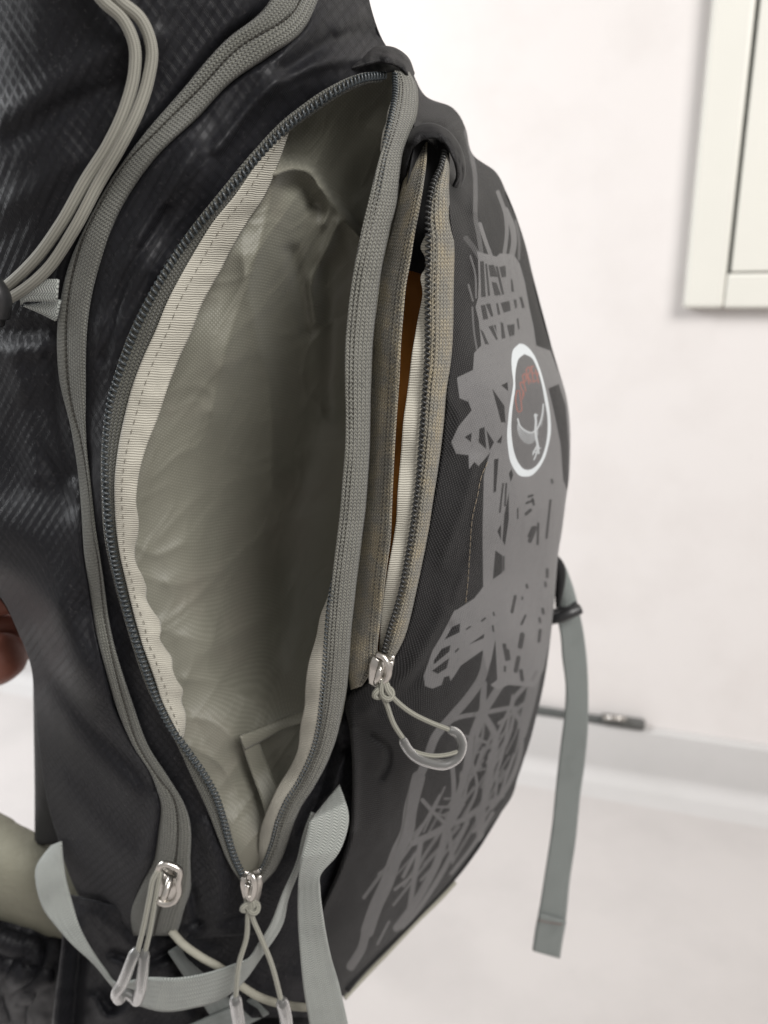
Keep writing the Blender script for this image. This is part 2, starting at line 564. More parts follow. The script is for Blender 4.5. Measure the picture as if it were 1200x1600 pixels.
M = dict(
    ripstop=m_ripstop(), dark=m_plain_dark(), front=m_front(),
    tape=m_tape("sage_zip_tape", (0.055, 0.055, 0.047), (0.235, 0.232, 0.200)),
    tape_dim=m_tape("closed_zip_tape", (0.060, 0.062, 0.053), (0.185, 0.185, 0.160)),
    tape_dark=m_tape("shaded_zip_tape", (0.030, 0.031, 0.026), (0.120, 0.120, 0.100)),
    tape_dusty=m_tape("dusty_zip_tape", (0.055, 0.053, 0.045), (0.275, 0.258, 0.212), 0.72),
    cream=m_gros("cream_grosgrain", (0.32, 0.305, 0.255), (0.49, 0.47, 0.405)),
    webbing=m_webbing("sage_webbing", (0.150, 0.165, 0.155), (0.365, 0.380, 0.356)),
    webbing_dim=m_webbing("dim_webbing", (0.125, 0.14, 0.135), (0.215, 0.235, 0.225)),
    belt_web=m_webbing("charcoal_webbing", (0.05, 0.052, 0.05), (0.10, 0.105, 0.10)),
    lining=m_lining(),
    orange=m_simple("orange_lining", (0.38, 0.155, 0.03), 0.6, 0.3, var=0.2),
    coil=m_simple("blue_grey_nylon_coil", (0.040, 0.048, 0.053), 0.30, 0.5, var=0.25, vscale=900),
    coil_dark=m_simple("dark_nylon_coil", (0.034, 0.035, 0.035), 0.30, 0.5, var=0.2, vscale=900),
    thread=m_simple("dark_thread", (0.045, 0.042, 0.036), 0.8, 0.2),
    thread_soft=m_simple("brown_grey_thread", (0.20, 0.185, 0.155), 0.8, 0.2),
    thread_tan=m_simple("tan_thread", (0.24, 0.20, 0.15), 0.8, 0.2),
    thread_red=m_simple("brown_thread", (0.16, 0.075, 0.06), 0.8, 0.2),
    metal=m_simple("worn_nickel", (0.60, 0.57, 0.53), 0.30, 0.5, 1.0, var=0.12, vscale=300, bump=0.0008, bscale=160),
    cord=m_cord("sage_cord", (0.11, 0.108, 0.088), (0.30, 0.295, 0.25)),
    shock=m_cord("pale_shock_cord", (0.13, 0.128, 0.108), (0.285, 0.278, 0.24), 0.0012),
    grip=m_grip(),
    plastic=m_simple("black_plastic", (0.016, 0.016, 0.017), 0.38, 0.5, bump=0.0004),
    piping=m_simple("sage_piping", (0.30, 0.29, 0.24), 0.7, 0.3, var=0.12, vscale=200, bump=0.0006, bscale=500),
    belt=m_simple("sage_belt_foam", (0.205, 0.200, 0.155), 0.75, 0.25, var=0.12, vscale=60, bump=0.001, bscale=300),
    skin=m_simple("skin", (0.24, 0.088, 0.06), 0.5, 0.4, var=0.15, vscale=70, bump=0.0006, bscale=240),
    wall=m_wall("warm_white_wall", (0.680, 0.650, 0.634), (0.640, 0.608, 0.590)),
    floor=m_wall("white_floor", (0.465, 0.442, 0.430), (0.425, 0.404, 0.393), 7, 0.7),
    skirting=m_wall("grey_white_skirting", (0.49, 0.478, 0.470), (0.46, 0.45, 0.44), 7, 0.0),
    frame=m_simple("cream_painted_frame", (0.67, 0.66, 0.605), 0.4, 0.4, var=0.03, vscale=12),
    gasket=m_simple("grey_gasket", (0.22, 0.23, 0.22), 0.6, 0.3),
)
# ------------------------------------------------------------------ setting: floor, wall, skirting
def floor_hit(u, v):
    d = rays(u, v)
    return CAM + d * (-CAM_H / d[2])
W0 = floor_hit(1100, 1236)
E_ = np.array([0.954, -0.300, 0.0]); E_ /= np.linalg.norm(E_)       # along the wall, to the right
NW = np.array([E_[1], -E_[0], 0.0])                                   # out of the wall, to the viewer
def wall_at(u, v, off=0.0):
    """wall coordinates (a along, z up) of the point seen in direction (u, v), 'off' metres proud of the wall"""
    d = rays(u, v)
    t = ((W0 + NW * off - CAM) @ NW) / (d @ NW)
    p = CAM + d * t
    return (p - W0) @ E_, p[2]
def wbox(name, a0, a1, z0, z1, t0, t1, mat, parent=None, bev=0.0):
    o = box(name, (a0, t0, z0), (a1, t1, z1), mat, None, bev)
    mtx = Matrix(((E_[0], NW[0], 0, W0[0]), (E_[1], NW[1], 0, W0[1]), (0, 0, 1, 0), (0, 0, 0, 1)))
    o.data.transform(mtx)
    o.data.flip_normals()
    if parent is not None: set_parent(o, parent)
    return o
tag(wbox("wall", -2.5, 1.6, -0.1, 2.6, -0.12, 0.0, M['wall']), kind='structure')
fl = box("floor", (-3.0, -2.2, -0.05), (2.6, 2.2, 0.0), M['floor'])
tag(fl, kind='structure')
SK_H = wall_at(1100, 1156, 0.014)[1]
# coved skirting: upright face that sweeps into the floor
prof = [(0.0, SK_H), (0.010, SK_H), (0.013, SK_H - .0015), (0.014, SK_H - .004), (0.014, .024)]
prof += [(.014 + .022 * (1 - math.cos(a)), .0012 + .0228 * (1 - math.sin(a))) for a in np.linspace(0.1, math.pi / 2, 10)]
prof += [(.060, .0002), (.09, -.001)]
sv = []; sf = []
for a in np.linspace(-2.5, 1.6, 30):
    sv += [W0 * np.array([1, 1, 0]) + E_ * a + NW * t + np.array([0, 0, z]) for t, z in prof]
sk_ = mesh_obj("skirting_board", np.array(sv), grid_faces(30, len(prof)), M['skirting'], None)
tag(sk_, kind='structure')

# cream framed panel on the wall
pa, pz = wall_at(1066, 482, 0.0)
pan = bpy.data.objects.new("framed_panel", None); COL.objects.link(pan)
pan.location = W0 + E_ * pa + np.array([0, 0, pz])
tag(pan, "cream framed panel with a thin grey groove, mounted on the white wall", "panel")
PW, PH, PT = 0.62, 0.95, 0.020
ga, gz = wall_at(1136, 427, PT)
gw = 0.0048
# frame: four rails butted end to end round the inset leaf
wbox("frame_stile", pa, ga, pz, pz + PH, 0.0005, PT, M['frame'], pan, 0.005)
wbox("frame_rail", ga + 0.0005, pa + PW, pz, gz, 0.0005, PT, M['frame'], pan, 0.004)
wbox("gasket", ga + 0.0005, pa + PW, gz + 0.0005, pz + PH, 0.0005, PT - 0.010, M['gasket'], pan)
wbox("inner_leaf", ga + gw, pa + PW, gz + gw * 0.32, pz + PH, PT - 0.0099, PT - 0.001, M['frame'], pan, 0.002)
# ------------------------------------------------------------------ the backpack
pack = bpy.data.objects.new("backpack", None); COL.objects.link(pack)
pack.location = (-0.03, 0.45, 0.0)
tag(pack, "black and sage hiking backpack standing with its side pocket unzipped", "backpack")
bpy.context.view_layer.update()

BODY = Sheet([
    (-250, -450, .475), (0, -400, .365), (260, -380, .362), (520, -340, .395), (645, -340, .44), (100, -250, .350), (420, -230, .362),
    (-250, -150, .455), (-250, 250, .445), (-250, 600, .47), (-200, 900, .47),
    (0, -110, .346), (250, -90, .346), (0, 0, .353), (0, 250, .358), (0, 500, .380), (0, 650, .388), (0, 760, .386), (-20, 850, .384), (0, 930, .41), (48, 1040, .415), (58, 1160, .415), (75, 1270, .415), (100, 1350, .412), (135, 1430, .41),
    (50, 640, .382), (60, 760, .380), (80, 860, .371), (95, 950, .3655), (110, 1040, .370), (120, 1130, .384), (130, 1220, .394), (165, 1330, .392),
    (150, 100, .346), (250, 30, .348), (60, 350, .362), (50, 550, .375),
    (460, 0, .366), (380, 75, .356), (280, 170, .352), (170, 290, .355), (115, 420, .362), (98, 520, .367), (125, 750, .370), (150, 950, .370), (190, 1100, .369), (260, 1220, .366), (275, 1340, .369), (240, 1440, .382),
    (595, -80, .43), (578, 0, .425), (600, 68, .43), (638, 108, .435), (570, 118, .402), (480, 165, .380), (380, 265, .363), (280, 385, .355), (200, 540, .352), (165, 720, .352), (175, 850, .354), (215, 1000, .358), (290, 1165, .362), (350, 1280, .366), (392, 1385, .371),
    (510, 60, .380), (440, 130, .362), (300, 260, .345), (215, 400, .346), (165, 530, .350), (150, 750, .356), (330, 1450, .374), (400, 1450, .372), (270, 1480, .385),
])
FRONT = Sheet([
    (640, 120, .435), (663, 150, .455), (707, 170, .462), (737, 240, .472), (660, 190, .405), (690, 215, .40), (690, 280, .378), (712, 400, .371), (706, 560, .366), (690, 700, .362), (670, 850, .361), (642, 970, .361), (606, 1040, .362), (546, 1100, .364), (548, 1200, .364), (545, 1300, .372), (500, 1420, .388), (480, 1560, .412),
    (540, 1555, .440), (730, 300, .395), (750, 400, .393), (757, 600, .383), (740, 800, .376), (700, 1000, .376), (640, 1180, .378), (600, 1300, .386), (540, 1450, .404),
    (770, 320, .44), (795, 420, .44), (806, 600, .412), (800, 800, .405), (765, 1000, .405), (705, 1200, .408), (640, 1350, .418), (590, 1450, .428),
    (850, 600, .450), (850, 800, .447), (825, 1000, .447), (770, 1200, .449), (690, 1330, .446),
    (788, 305, .475), (828, 423, .49), (856, 535, .49), (886, 650, .492), (888, 734, .492), (879, 830, .492), (856, 1000, .492), (800, 1245, .483), (710, 1370, .470), (645, 1443, .460), (590, 1495, .450),
])
FLAP = Sheet([(630, 118, .412), (645, 150, .402), (615, 200, .378), (640, 215, .383), (590, 300, .354), (620, 320, .362), (556, 420, .345), (598, 413, .352), (541, 560, .339), (582, 560, .346), (540, 700, .337), (578, 700, .345), (528, 830, .337), (566, 845, .345),
              (514, 970, .341), (550, 980, .348), (505, 1090, .348), (540, 1085, .353), (470, 1220, .360), (488, 1228, .361), (430, 1310, .366), (395, 1380, .370)])
DEEP = Sheet([
    (470, 150, .400), (540, 125, .412), (600, 118, .425), (400, 245, .378), (300, 385, .370), (225, 540, .366), (180, 700, .365), (185, 850, .367), (225, 1000, .370), (295, 1160, .372), (370, 1310, .374), (392, 1372, .376),
    (480, 260, .420), (430, 400, .404), (350, 550, .392), (290, 700, .388), (290, 850, .386), (330, 1000, .388), (365, 1150, .384), (385, 1280, .380),
    (560, 300, .450), (525, 450, .455), (490, 600, .462), (470, 750, .466), (455, 900, .464), (440, 1050, .434), (412, 1200, .402),
    (640, 180, .43), (610, 400, .440), (575, 600, .446), (565, 800, .446), (535, 1000, .436), (495, 1150, .400), (440, 1300, .382)])

def on(sheet, off=0.0, tilt=0.0):
    return lambda u, v, s, t: sheet(u, v) + off + tilt * (s - 0.5)

# --- left body panel, ripstop
LEFT_PAIRS = [(-250, -450, 520, -340), (-250, -300, 500, -225), (-250, -150, 470, -110), (-250, 50, 420, 10), (-250, 150, 355, 65), (-250, 250, 285, 145), (-250, 320, 225, 215), (-250, 380, 170, 295), (-250, 430, 136, 360), (-250, 470, 113, 415), (-250, 520, 101, 465), (-250, 580, 95, 520),
    (-245, 650, 101, 590), (-200, 720, 116, 667), (-150, 790, 127, 733), (-100, 850, 133, 800), (-48, 890, 137, 867), (2, 935, 146, 925), (27, 985, 154, 983), (48, 1040, 166, 1042), (54, 1100, 181, 1100), (60, 1160, 214, 1165), (68, 1220, 246, 1215),
    (78, 1270, 256, 1260), (90, 1310, 251, 1300), (102, 1350, 244, 1345), (118, 1390, 224, 1385), (140, 1430, 208, 1430), (170, 1470, 212, 1470)]
left_folds = [
    ([(-40, 880), (40, 905), (100, 985), (150, 1080)], 27, 0.0043), ([(-20, 790), (50, 850), (110, 920)], 25, 0.0019),
    ([(40, 640), (70, 720), (110, 790)], 20, -0.0037), ([(20, 560), (40, 640), (60, 740)], 17, 0.0037), ([(78, 560), (88, 640), (112, 740)], 13, -0.0050),
    ([(-30, 620), (0, 680), (20, 760)], 27, -0.0031), ([(60, 1000), (110, 1090), (190, 1180), (240, 1230)], 15, -0.0037), ([(70, 1080), (120, 1160), (200, 1230)], 20, 0.0025),
    ([(100, 1230), (160, 1300), (215, 1350)], 22, 0.0031), ([(80, 1330), (130, 1420), (190, 1470)], 11, -0.0037), ([(0, 180), (60, 150), (150, 90), (240, 60)], 22, 0.0025), ([(20, 215), (120, 160), (230, 120)], 17, -0.0025),
    ([(-10, 330), (50, 300), (110, 250)], 25, 0.0025), ([(-20, 505), (30, 520), (80, 515)], 17, -0.0037), ([(0, 545), (60, 545)], 15, 0.0031), ([(220, 1180), (245, 1260), (230, 1340)], 12, 0.0025)]
cloth("side_panel", LEFT_PAIRS, on(BODY), 110, 300, M['ripstop'], pack, fold=left_folds,
      extra=lambda u, v, s, t: (0.003 * fbm(u / 170, v / 190, 2, 3) - .0009 * creases(u / 170 + v / 500, v / 230 - u / 700, 5, 3)) * np.clip(s * 4, 0, 1) * np.clip((1 - s) * 8, 0, 1) + 0.006 * np.clip((s - .93) / .07, 0, 1)**2)

# --- closed zip: two tape halves with the parting line between
Z1L = [(512, -340), (480, -200), (452, -80), (415, 10), (350, 65), (280, 145), (220, 215), (165, 295), (130, 360), (107, 415), (95, 465), (89, 520), (92, 590), (110, 667), (121, 733), (127, 800), (131, 867), (140, 925), (150, 990), (168, 1060), (187, 1120), (210, 1170), (238, 1215), (250, 1260), (246, 1300), (238, 1345), (219, 1382), (202, 1425), (206, 1462)]
Z1C = [(550, -340), (520, -200), (490, -80), (461, 15), (372, 75), (310, 140), (250, 200), (192, 260), (155, 320), (127, 378), (112, 432), (104, 490), (103, 550), (110, 625), (127, 690), (138, 760), (146, 825), (154, 880), (163, 960), (181, 1050), (196, 1105), (216, 1165), (247, 1215), (270, 1245), (278, 1290), (276, 1330), (268, 1375), (250, 1420), (240, 1462)]
Z1R = [(590, -340), (562, -200), (530, -80), (480, 40), (420, 90), (362, 130), (310, 185), (252, 240), (210, 295), (180, 350), (160, 410), (145, 465), (138, 520), (136, 600), (136, 690), (142, 765), (149, 830), (160, 890), (172, 975), (190, 1045), (207, 1095), (232, 1163), (262, 1211), (287, 1252), (300, 1295), (299, 1345), (299, 1385), (288, 1425), (276, 1462)]
def zipz(a, b): return [(p[0], p[1], q[0], q[1]) for p, q in zip(a, b)]
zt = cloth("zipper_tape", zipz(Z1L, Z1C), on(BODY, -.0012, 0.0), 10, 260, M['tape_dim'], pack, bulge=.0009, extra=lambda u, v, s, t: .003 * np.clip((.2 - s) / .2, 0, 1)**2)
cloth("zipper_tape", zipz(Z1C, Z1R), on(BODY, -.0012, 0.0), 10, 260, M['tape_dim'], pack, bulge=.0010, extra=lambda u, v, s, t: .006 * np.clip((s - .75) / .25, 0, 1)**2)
c1 = crom(Z1C, 300)
stitches("parting_stitch", P(c1[:, 0], c1[:, 1], BODY(c1[:, 0], c1[:, 1]) - .0014), M['thread'], zt, pitch=.0026, rad=.00034, lift=.0002, duty=.9)

# --- middle ripstop band, rising from the closed zip to the open one
MID_PAIRS = [(582, -340, 645, -340), (556, -200, 618, -200), (524, -80, 592, -80), (490, 0, 577, 0), (474, 40, 601, 68), (445, 65, 638, 106), (415, 90, 610, 112), (386, 110, 565, 118), (355, 130, 517, 142), (304, 185, 452, 195), (245, 240, 402, 245), (204, 295, 344, 312), (174, 350, 294, 374), (153, 410, 255, 434), (139, 465, 228, 482), (132, 520, 206, 527), (129, 600, 181, 602), (129, 690, 167, 692), (136, 770, 166, 770), (143, 840, 172, 840), (155, 910, 187, 910), (168, 985, 208, 985), (193, 1085, 243, 1085), (222, 1160, 285, 1160), (254, 1212, 312, 1222), (280, 1255, 336, 1280), (292, 1300, 352, 1330), (292, 1350, 374, 1375), (288, 1400, 392, 1400), (280, 1435, 398, 1430), (272, 1470, 402, 1460)]
mid_folds = [([(600, 90), (520, 95), (440, 125), (340, 230)], 12, .004), ([(590, 50), (520, 60), (450, 110)], 14, -.005), ([(560, 20), (530, 45)], 12, .004), ([(300, 240), (220, 370)], 16, .003), ([(260, 330), (190, 450), (160, 560)], 10, -.003),
             ([(320, 1290), (345, 1380), (340, 1440)], 14, .005), ([(300, 1390), (310, 1440)], 9, -.005), ([(290, 1445), (345, 1440), (400, 1428)], 7, -.003)]
cloth("gusset_band", MID_PAIRS, on(BODY, .0012), 56, 340, M['ripstop'], pack, fold=mid_folds, extra=lambda u, v, s, t: 0.003 * fbm(u / 90, v / 120, 2, 9) - .0012 * creases(u / 110 + v / 400, v / 160, 15, 3) + .004 * np.clip((.1 - s) / .1, 0, 1)**2)

# --- open zip, left half: tape, coil, cream binding turned inward
Z2O = [(600, 112), (566, 114), (517, 136), (478, 162), (440, 192), (396, 238), (340, 306), (290, 368), (250, 430), (222, 478), (200, 524), (175, 600), (159, 690), (158, 770), (163, 840), (178, 910), (199, 985), (234, 1085), (272, 1155), (300, 1215), (322, 1262), (341, 1310), (358, 1350), (376, 1378)]
Z2I = [(598, 128), (572, 132), (528, 152), (490, 178), (452, 206), (412, 254), (372, 306), (328, 362), (290, 424), (262, 474), (246, 518), (212, 602), (190, 690), (182, 770), (184, 840), (196, 905), (216, 985), (250, 1085), (284, 1150), (322, 1205), (343, 1245), (358, 1290), (372, 1340), (386, 1372)]
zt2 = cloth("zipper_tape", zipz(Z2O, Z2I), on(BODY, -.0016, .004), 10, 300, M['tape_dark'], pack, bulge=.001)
COIL2 = [(600, 118), (570, 121), (525, 142), (488, 167), (450, 196), (414, 232), (380, 271), (345, 311), (310, 352), (280, 391), (254, 432), (230, 476), (209, 521), (194, 561), (182, 597), (173, 629), (167, 675), (165, 721), (166, 767), (169, 812), (175, 858), (184, 900), (195, 942), (205, 979), (218, 1017), (232, 1058), (247, 1096), (266, 1135), (291, 1170), (316, 1205), (336, 1240), (348, 1275), (357, 1310), (367, 1340), (380, 1368)]
def coil_path(pts, sheet, off, n=500):
    c = crom(pts, n)
    return P(c[:, 0], c[:, 1], sheet(c[:, 0], c[:, 1]) + off)
coil("zipper_coil", coil_path(COIL2, BODY, -.0028), M['coil'], zt2, a=.0014, b=.0009, rad=.00060, pitch=.0027)

CRL_L = [(447, 203), (422, 235), (400, 260), (370, 305), (325, 360), (290, 420), (265, 465), (245, 515), (226, 555), (207, 604), (194, 654), (184, 700), (179, 750), (179, 800), (183, 846), (190, 883), (200, 925), (210, 967), (223, 1012), (240, 1058), (252, 1096), (268, 1130), (282, 1150)]
CRL_R = [(453, 203), (446, 225), (436, 254), (412, 310), (384, 352), (362, 390), (341, 430), (316, 475), (298, 522), (281, 558), (262, 606), (246, 655), (233, 687), (223, 717), (216, 750), (213, 787), (217, 815), (216, 835), (211, 858), (213, 880), (224, 903), (229, 918), (229, 935), (238, 953), (250, 970), (252, 984), (250, 998), (258, 1012), (268, 1026), (270, 1046), (276, 1062), (286, 1078), (284, 1094), (290, 1114), (290, 1134), (287, 1153)]
_l = np.array(CRL_L)
CRL_L = [(447, 203)] + [(float(np.interp(v, _l[:, 1], _l[:, 0])), v - 2.0) for u, v in CRL_R[1:]]
def wav(s, t, k, ph, a): return a * np.sin(t * k + ph) * s
cb = cloth("binding_tape", zipz(CRL_L, CRL_R), lambda u, v, s, t: BODY(u, v) - .0022 + .008 * s**1.6, 16, 360, M['cream'], pack,
      extra=lambda u, v, s, t: s**1.5 * (.0016 * np.sin(t * 95 + 2 * np.sin(t * 23)) * np.clip((t - .5) * 4, .12, 1) + .002 * fbm(t * 30, 0 * t, 2, 5)), thick=.0007)
def along(a, b, f, sheet, off, n=400):
    q = crom(zipz(a, b), n)
    u = q[:, 0] * (1 - f) + q[:, 2] * f; v = q[:, 1] * (1 - f) + q[:, 3] * f
    return P(u, v, sheet(u, v) + off)
stitches("binding_stitch", along(CRL_L, CRL_R, .34, BODY, -.0013), M['thread_soft'], cb, pitch=.0046, rad=.00022, lift=.0002, duty=.6)

# --- olive lining inside the open pocket
def vline(u): return np.interp(u, [380, 430, 455, 482, 500, 522, 560, 620], [250, 266, 261, 266, 290, 320, 367, 450])
def smooth01(x): x = np.clip(x, 0, 1); return x * x * (3 - 2 * x)
lin_pairs = [(470, 112, 640, 100), (455, 150, 640, 140), (432, 215, 640, 215), (385, 262, 628, 262), (350, 312, 622, 318), (310, 365, 612, 365), (275, 424, 600, 424), (250, 470, 594, 470), (228, 520, 588, 520), (195, 604, 584, 604), (176, 690, 582, 690), (172, 770, 577, 770), (176, 840, 570, 840), (188, 905, 562, 905), (208, 985, 552, 985), (242, 1085, 545, 1085), (276, 1150, 530, 1150), (312, 1205, 505, 1205), (335, 1245, 482, 1245), (350, 1290, 462, 1290), (364, 1340, 440, 1340), (378, 1378, 412, 1378)]
lin_folds = [([(432, 272), (455, 264), (482, 269), (500, 292), (522, 322), (560, 369)], -12, .013), ([(445, 290), (467, 294), (488, 316)], 16, -.006), ([(500, 296), (514, 327), (506, 350)], -8, .006), ([(527, 350), (505, 400), (487, 440), (491, 505)], -13, .011), ([(455, 395), (472, 455), (484, 515)], 13, -.006),
    ([(505, 420), (518, 520), (520, 640)], 18, -.005), ([(425, 300), (400, 400), (360, 520), (330, 640)], -60, .012), ([(380, 400), (395, 500), (420, 600), (425, 760)], -40, .008), ([(215, 852), (238, 866), (285, 850)], -9, .002), ([(225, 900), (275, 912), (345, 890)], -14, .002), ([(255, 985), (330, 1000), (420, 960)], -20, .002), ([(285, 1060), (340, 1066), (400, 1100)], -12, .002), ([(292, 1120), (335, 1128), (375, 1165)], -10, .002), ([(300, 1165), (345, 1195), (372, 1240)], -9, .002)]
cloth("lining", lin_pairs, lambda u, v, s, t: DEEP(u, v) + .016 * smooth01((vline(u) - v) / 22) * smooth01((u - 425) / 30), 130, 330, M['lining'], pack, fold=lin_folds,
      extra=lambda u, v, s, t: (.008 * fbm(u / 200 + v / 300, v / 220, 2, 21) - .0024 * creases(u / 190 + v / 260, v / 520 - u / 600, 25, 2, 1.6) - .0007 * creases(u / 60 + v / 90, v / 150 - u / 200, 27, 2, 3.5)) * smooth01(s * 6) * smooth01((1 - s) * 6), thick=.0006)
cloth("pocket_wall", [(p[2] - 9, p[3], p[2] - 6, p[3]) for p in lin_pairs[2:-1]], lambda u, v, s, t: (1 - s) * (DEEP(u, v) + .004) + s * (FLAP(u, v) + .010), 16, 160, M['lining'], pack, extra=lambda u, v, s, t: .003 * np.sin(np.pi * s) * fbm(t * 9, s * 3, 2, 29), thick=.0006)
# webbing loop sewn inside the pocket
il = cloth("inner_loop", [(383, 1172, 376, 1150), (410, 1158, 405, 1138), (440, 1142, 436, 1124), (480, 1128, 476, 1108), (515, 1118, 510, 1096)], on(DEEP, -.012), 8, 60, M['lining'], pack, bulge=.001, thick=.0014)
cloth("inner_loop", [(376, 1156, 402, 1148), (385, 1185, 412, 1178), (396, 1215, 424, 1208), (408, 1250, 436, 1240), (416, 1280, 440, 1270)], on(DEEP, -.010), 8, 60, M['lining'], pack, bulge=.001, thick=.0014)

# --- right half of the open zip: the wide standing tape
F_PAIRS = [(616, 108, 640, 112), (620, 128, 650, 130), (617, 152, 654, 147), (611, 180, 652, 180), (603, 213, 640, 213), (595, 240, 630, 238), (588, 267, 625, 270), (577, 313, 620, 318), (565, 363, 609, 360), (555, 413, 598, 413), (548, 457, 591, 457), (543, 503, 586, 503), (540, 547, 582, 547), (540, 600, 580, 600), (541, 650, 579, 650), (540, 700, 578, 700), (536, 750, 575, 750), (532, 800, 571, 800), (526, 850, 565, 847), (520, 900, 559, 894), (516, 945, 554, 941), (513, 987, 549, 987), (510, 1034, 546, 1034), (506, 1081, 541, 1081), (503, 1112, 535, 1112), (498, 1140, 528, 1146), (489, 1178, 514, 1186), (470, 1220, 491, 1230), (448, 1256, 468, 1266), (436, 1285, 455, 1300), (426, 1320, 443, 1335), (415, 1350, 430, 1360), (400, 1374, 412, 1380)]
ft = cloth("zipper_tape", F_PAIRS, lambda u, v, s, t: FLAP(u, v), 14, 380, M['tape'], pack, bulge=.0008, thick=.0009,
           extra=lambda u, v, s, t: .004 * np.clip((s - .85) / .15, 0, 1)**2 + .0012 * fbm(t * 22, s * 1.2, 2, 31))
COILF = [(617, 118), (617, 150), (611, 182), (604, 215), (596, 268), (586, 314), (575, 364), (565, 414), (558, 458), (553, 504), (550, 560), (550, 640), (550, 700), (546, 750), (540, 800), (532, 850), (522, 905), (515, 945), (511, 990), (508, 1034), (504, 1081), (501, 1112), (497, 1140), (487, 1178), (468, 1219), (446, 1255), (434, 1284), (425, 1318), (414, 1348), (400, 1372)]
coil("zipper_coil", coil_path(COILF, FLAP, .0022), M['coil'], ft, a=.0011, b=.0009, rad=.00045, pitch=.0024)
# row of chain stitches holding the coil
q = crom(F_PAIRS, 500)
for f in (.16, .30):
    u = q[:, 0] * (1 - f) + q[:, 2] * f; v = q[:, 1] * (1 - f) + q[:, 3] * f
    stitches("coil_stitch", P(u, v, FLAP(u, v) - .0008 * 4 * f * (1 - f) - .0004), M['thread'], ft, pitch=.0022, rad=.00030, lift=.0000, duty=.55)
CRR_L = [(518, 905), (511, 935), (501, 960), (494, 994), (482, 1037), (477, 1075), (476, 1100), (469, 1137), (465, 1172), (454, 1197), (436, 1226), (420, 1260), (406, 1300), (403, 1338), (397, 1362)]
CRR_R = [(521, 905), (517, 935), (514, 960), (511, 994), (508, 1037), (504, 1075), (501, 1105), (497, 1140), (488, 1178), (475, 1207), (455, 1243), (438, 1278), (428, 1312), (418, 1345), (404, 1370)]
cloth("binding_tape", zipz(CRR_L, CRR_R), lambda u, v, s, t: FLAP(u, v) + .0012 + .010 * (1 - s)**1.5, 14, 200, M['cream'], pack, thick=.0008,
      extra=lambda u, v, s, t: (1 - s)**1.5 * .0016 * np.sin(t * 40 + 1.5 * np.sin(t * 13)))
cloth("binding_tape", [(611, 158, 618, 156), (606, 172, 613, 175), (603, 190, 608, 194), (598, 205, 602, 213), (595, 224, 598, 228), (594, 236, 596, 238)], lambda u, v, s, t: FLAP(u, v) + .0015 + .006 * (1 - s), 6, 30, M['cream'], pack, thick=.0008)

# --- front pocket zip, dusty: left half under the flap, right half on the printed panel
GSH = Sheet([(645, 228, 0.399), (667, 230, 0.386), (628, 295, 0.383), (660, 290, 0.366), (606, 400, 0.373), (640, 405, 0.356), (588, 500, 0.368), (628, 500, 0.351), (581, 620, 0.366), (620, 630, 0.348), (577, 720, 0.365), (614, 720, 0.347), (563, 850, 0.365), (609, 845, 0.347), (552, 945, 0.366), (597, 940, 0.349), (546, 1040, 0.362), (588, 1030, 0.356), (550, 1075, 0.364), (572, 1068, 0.362)])
G_PAIRS = [(648, 214, 668, 212), (640, 250, 666, 252), (627, 293, 661, 287), (619, 327, 655, 322), (610, 363, 647, 363), (599, 402, 640, 407), (591, 442, 633, 447), (585, 480, 629, 490), (580, 523, 625, 540), (577, 565, 623, 585), (575, 620, 620, 630), (573, 690, 616, 690), (570, 750, 613, 750), (565, 800, 611, 800), (558, 848, 609, 845), (552, 895, 603, 890), (548, 941, 598, 934), (545, 990, 594, 975), (544, 1034, 590, 1008), (545, 1060, 586, 1040), (548, 1078, 566, 1072)]
gt = cloth("zipper_tape", G_PAIRS, on(GSH), 14, 320, M['tape_dusty'], pack, bulge=.003, extra=lambda u, v, s, t: .0012 * fbm(t * 20, s, 2, 41))
q = crom(G_PAIRS, 400)
for f in (.70, .84):
    u = q[:, 0] * (1 - f) + q[:, 2] * f; v = q[:, 1] * (1 - f) + q[:, 3] * f
    stitches("coil_stitch", P(u, v, GSH(u, v) - .003 * 4 * f * (1 - f) - .0003), M['thread'], gt, pitch=.0022, rad=.00028, lift=.0, duty=.55)
H_L = [(694, 238), (690, 257), (677, 287), (670, 320), (669, 380), (668, 447), (668, 513), (667, 563), (664, 609), (661, 650), (658, 694), (655, 737), (650, 781), (644, 828), (636, 875), (627, 922), (616, 962), (607, 991), (601, 1015), (597, 1035)]
H_R = [(703, 238), (703, 258), (702, 290), (703, 322), (710, 380), (709, 447), (708, 513), (705, 563), (698, 609), (694, 656), (690, 694), (684, 737), (677, 781), (670, 828), (661, 875), (651, 922), (642, 962), (634, 991), (625, 1012), (611, 1036)]
HSH = Sheet([(694, 238, .385), (703, 240, .384), (677, 287, .366), (702, 290, .368), (669, 400, .355), (710, 400, .364), (668, 540, .351), (706, 560, .358), (660, 680, .349), (692, 680, .355), (645, 825, .349), (670, 830, .355), (618, 955, .352), (643, 960, .356), (598, 1033, .359), (611, 1035, .359)])
ht = cloth("zipper_tape", zipz(H_L, H_R), on(HSH), 12, 320, M['tape_dusty'], pack, bulge=.0025, extra=lambda u, v, s, t: .003 * np.clip((s - .8) / .2, 0, 1)**2 + .001 * fbm(t * 24, s, 2, 51))
q = crom(zipz(H_L, H_R), 400)
stitches("coil_stitch", P(q[:, 0] * .72 + q[:, 2] * .28, q[:, 1] * .72 + q[:, 3] * .28, HSH(q[:, 0] * .72 + q[:, 2] * .28, q[:, 1] * .72 + q[:, 3] * .28) - .0023), M['thread'], ht, pitch=.0024, rad=.0003, lift=.0, duty=.6)
coil("zipper_coil", coil_path(H_L, HSH, -.0006), M['coil_dark'], ht, a=.0010, b=.0009, rad=.00048, pitch=.0024)
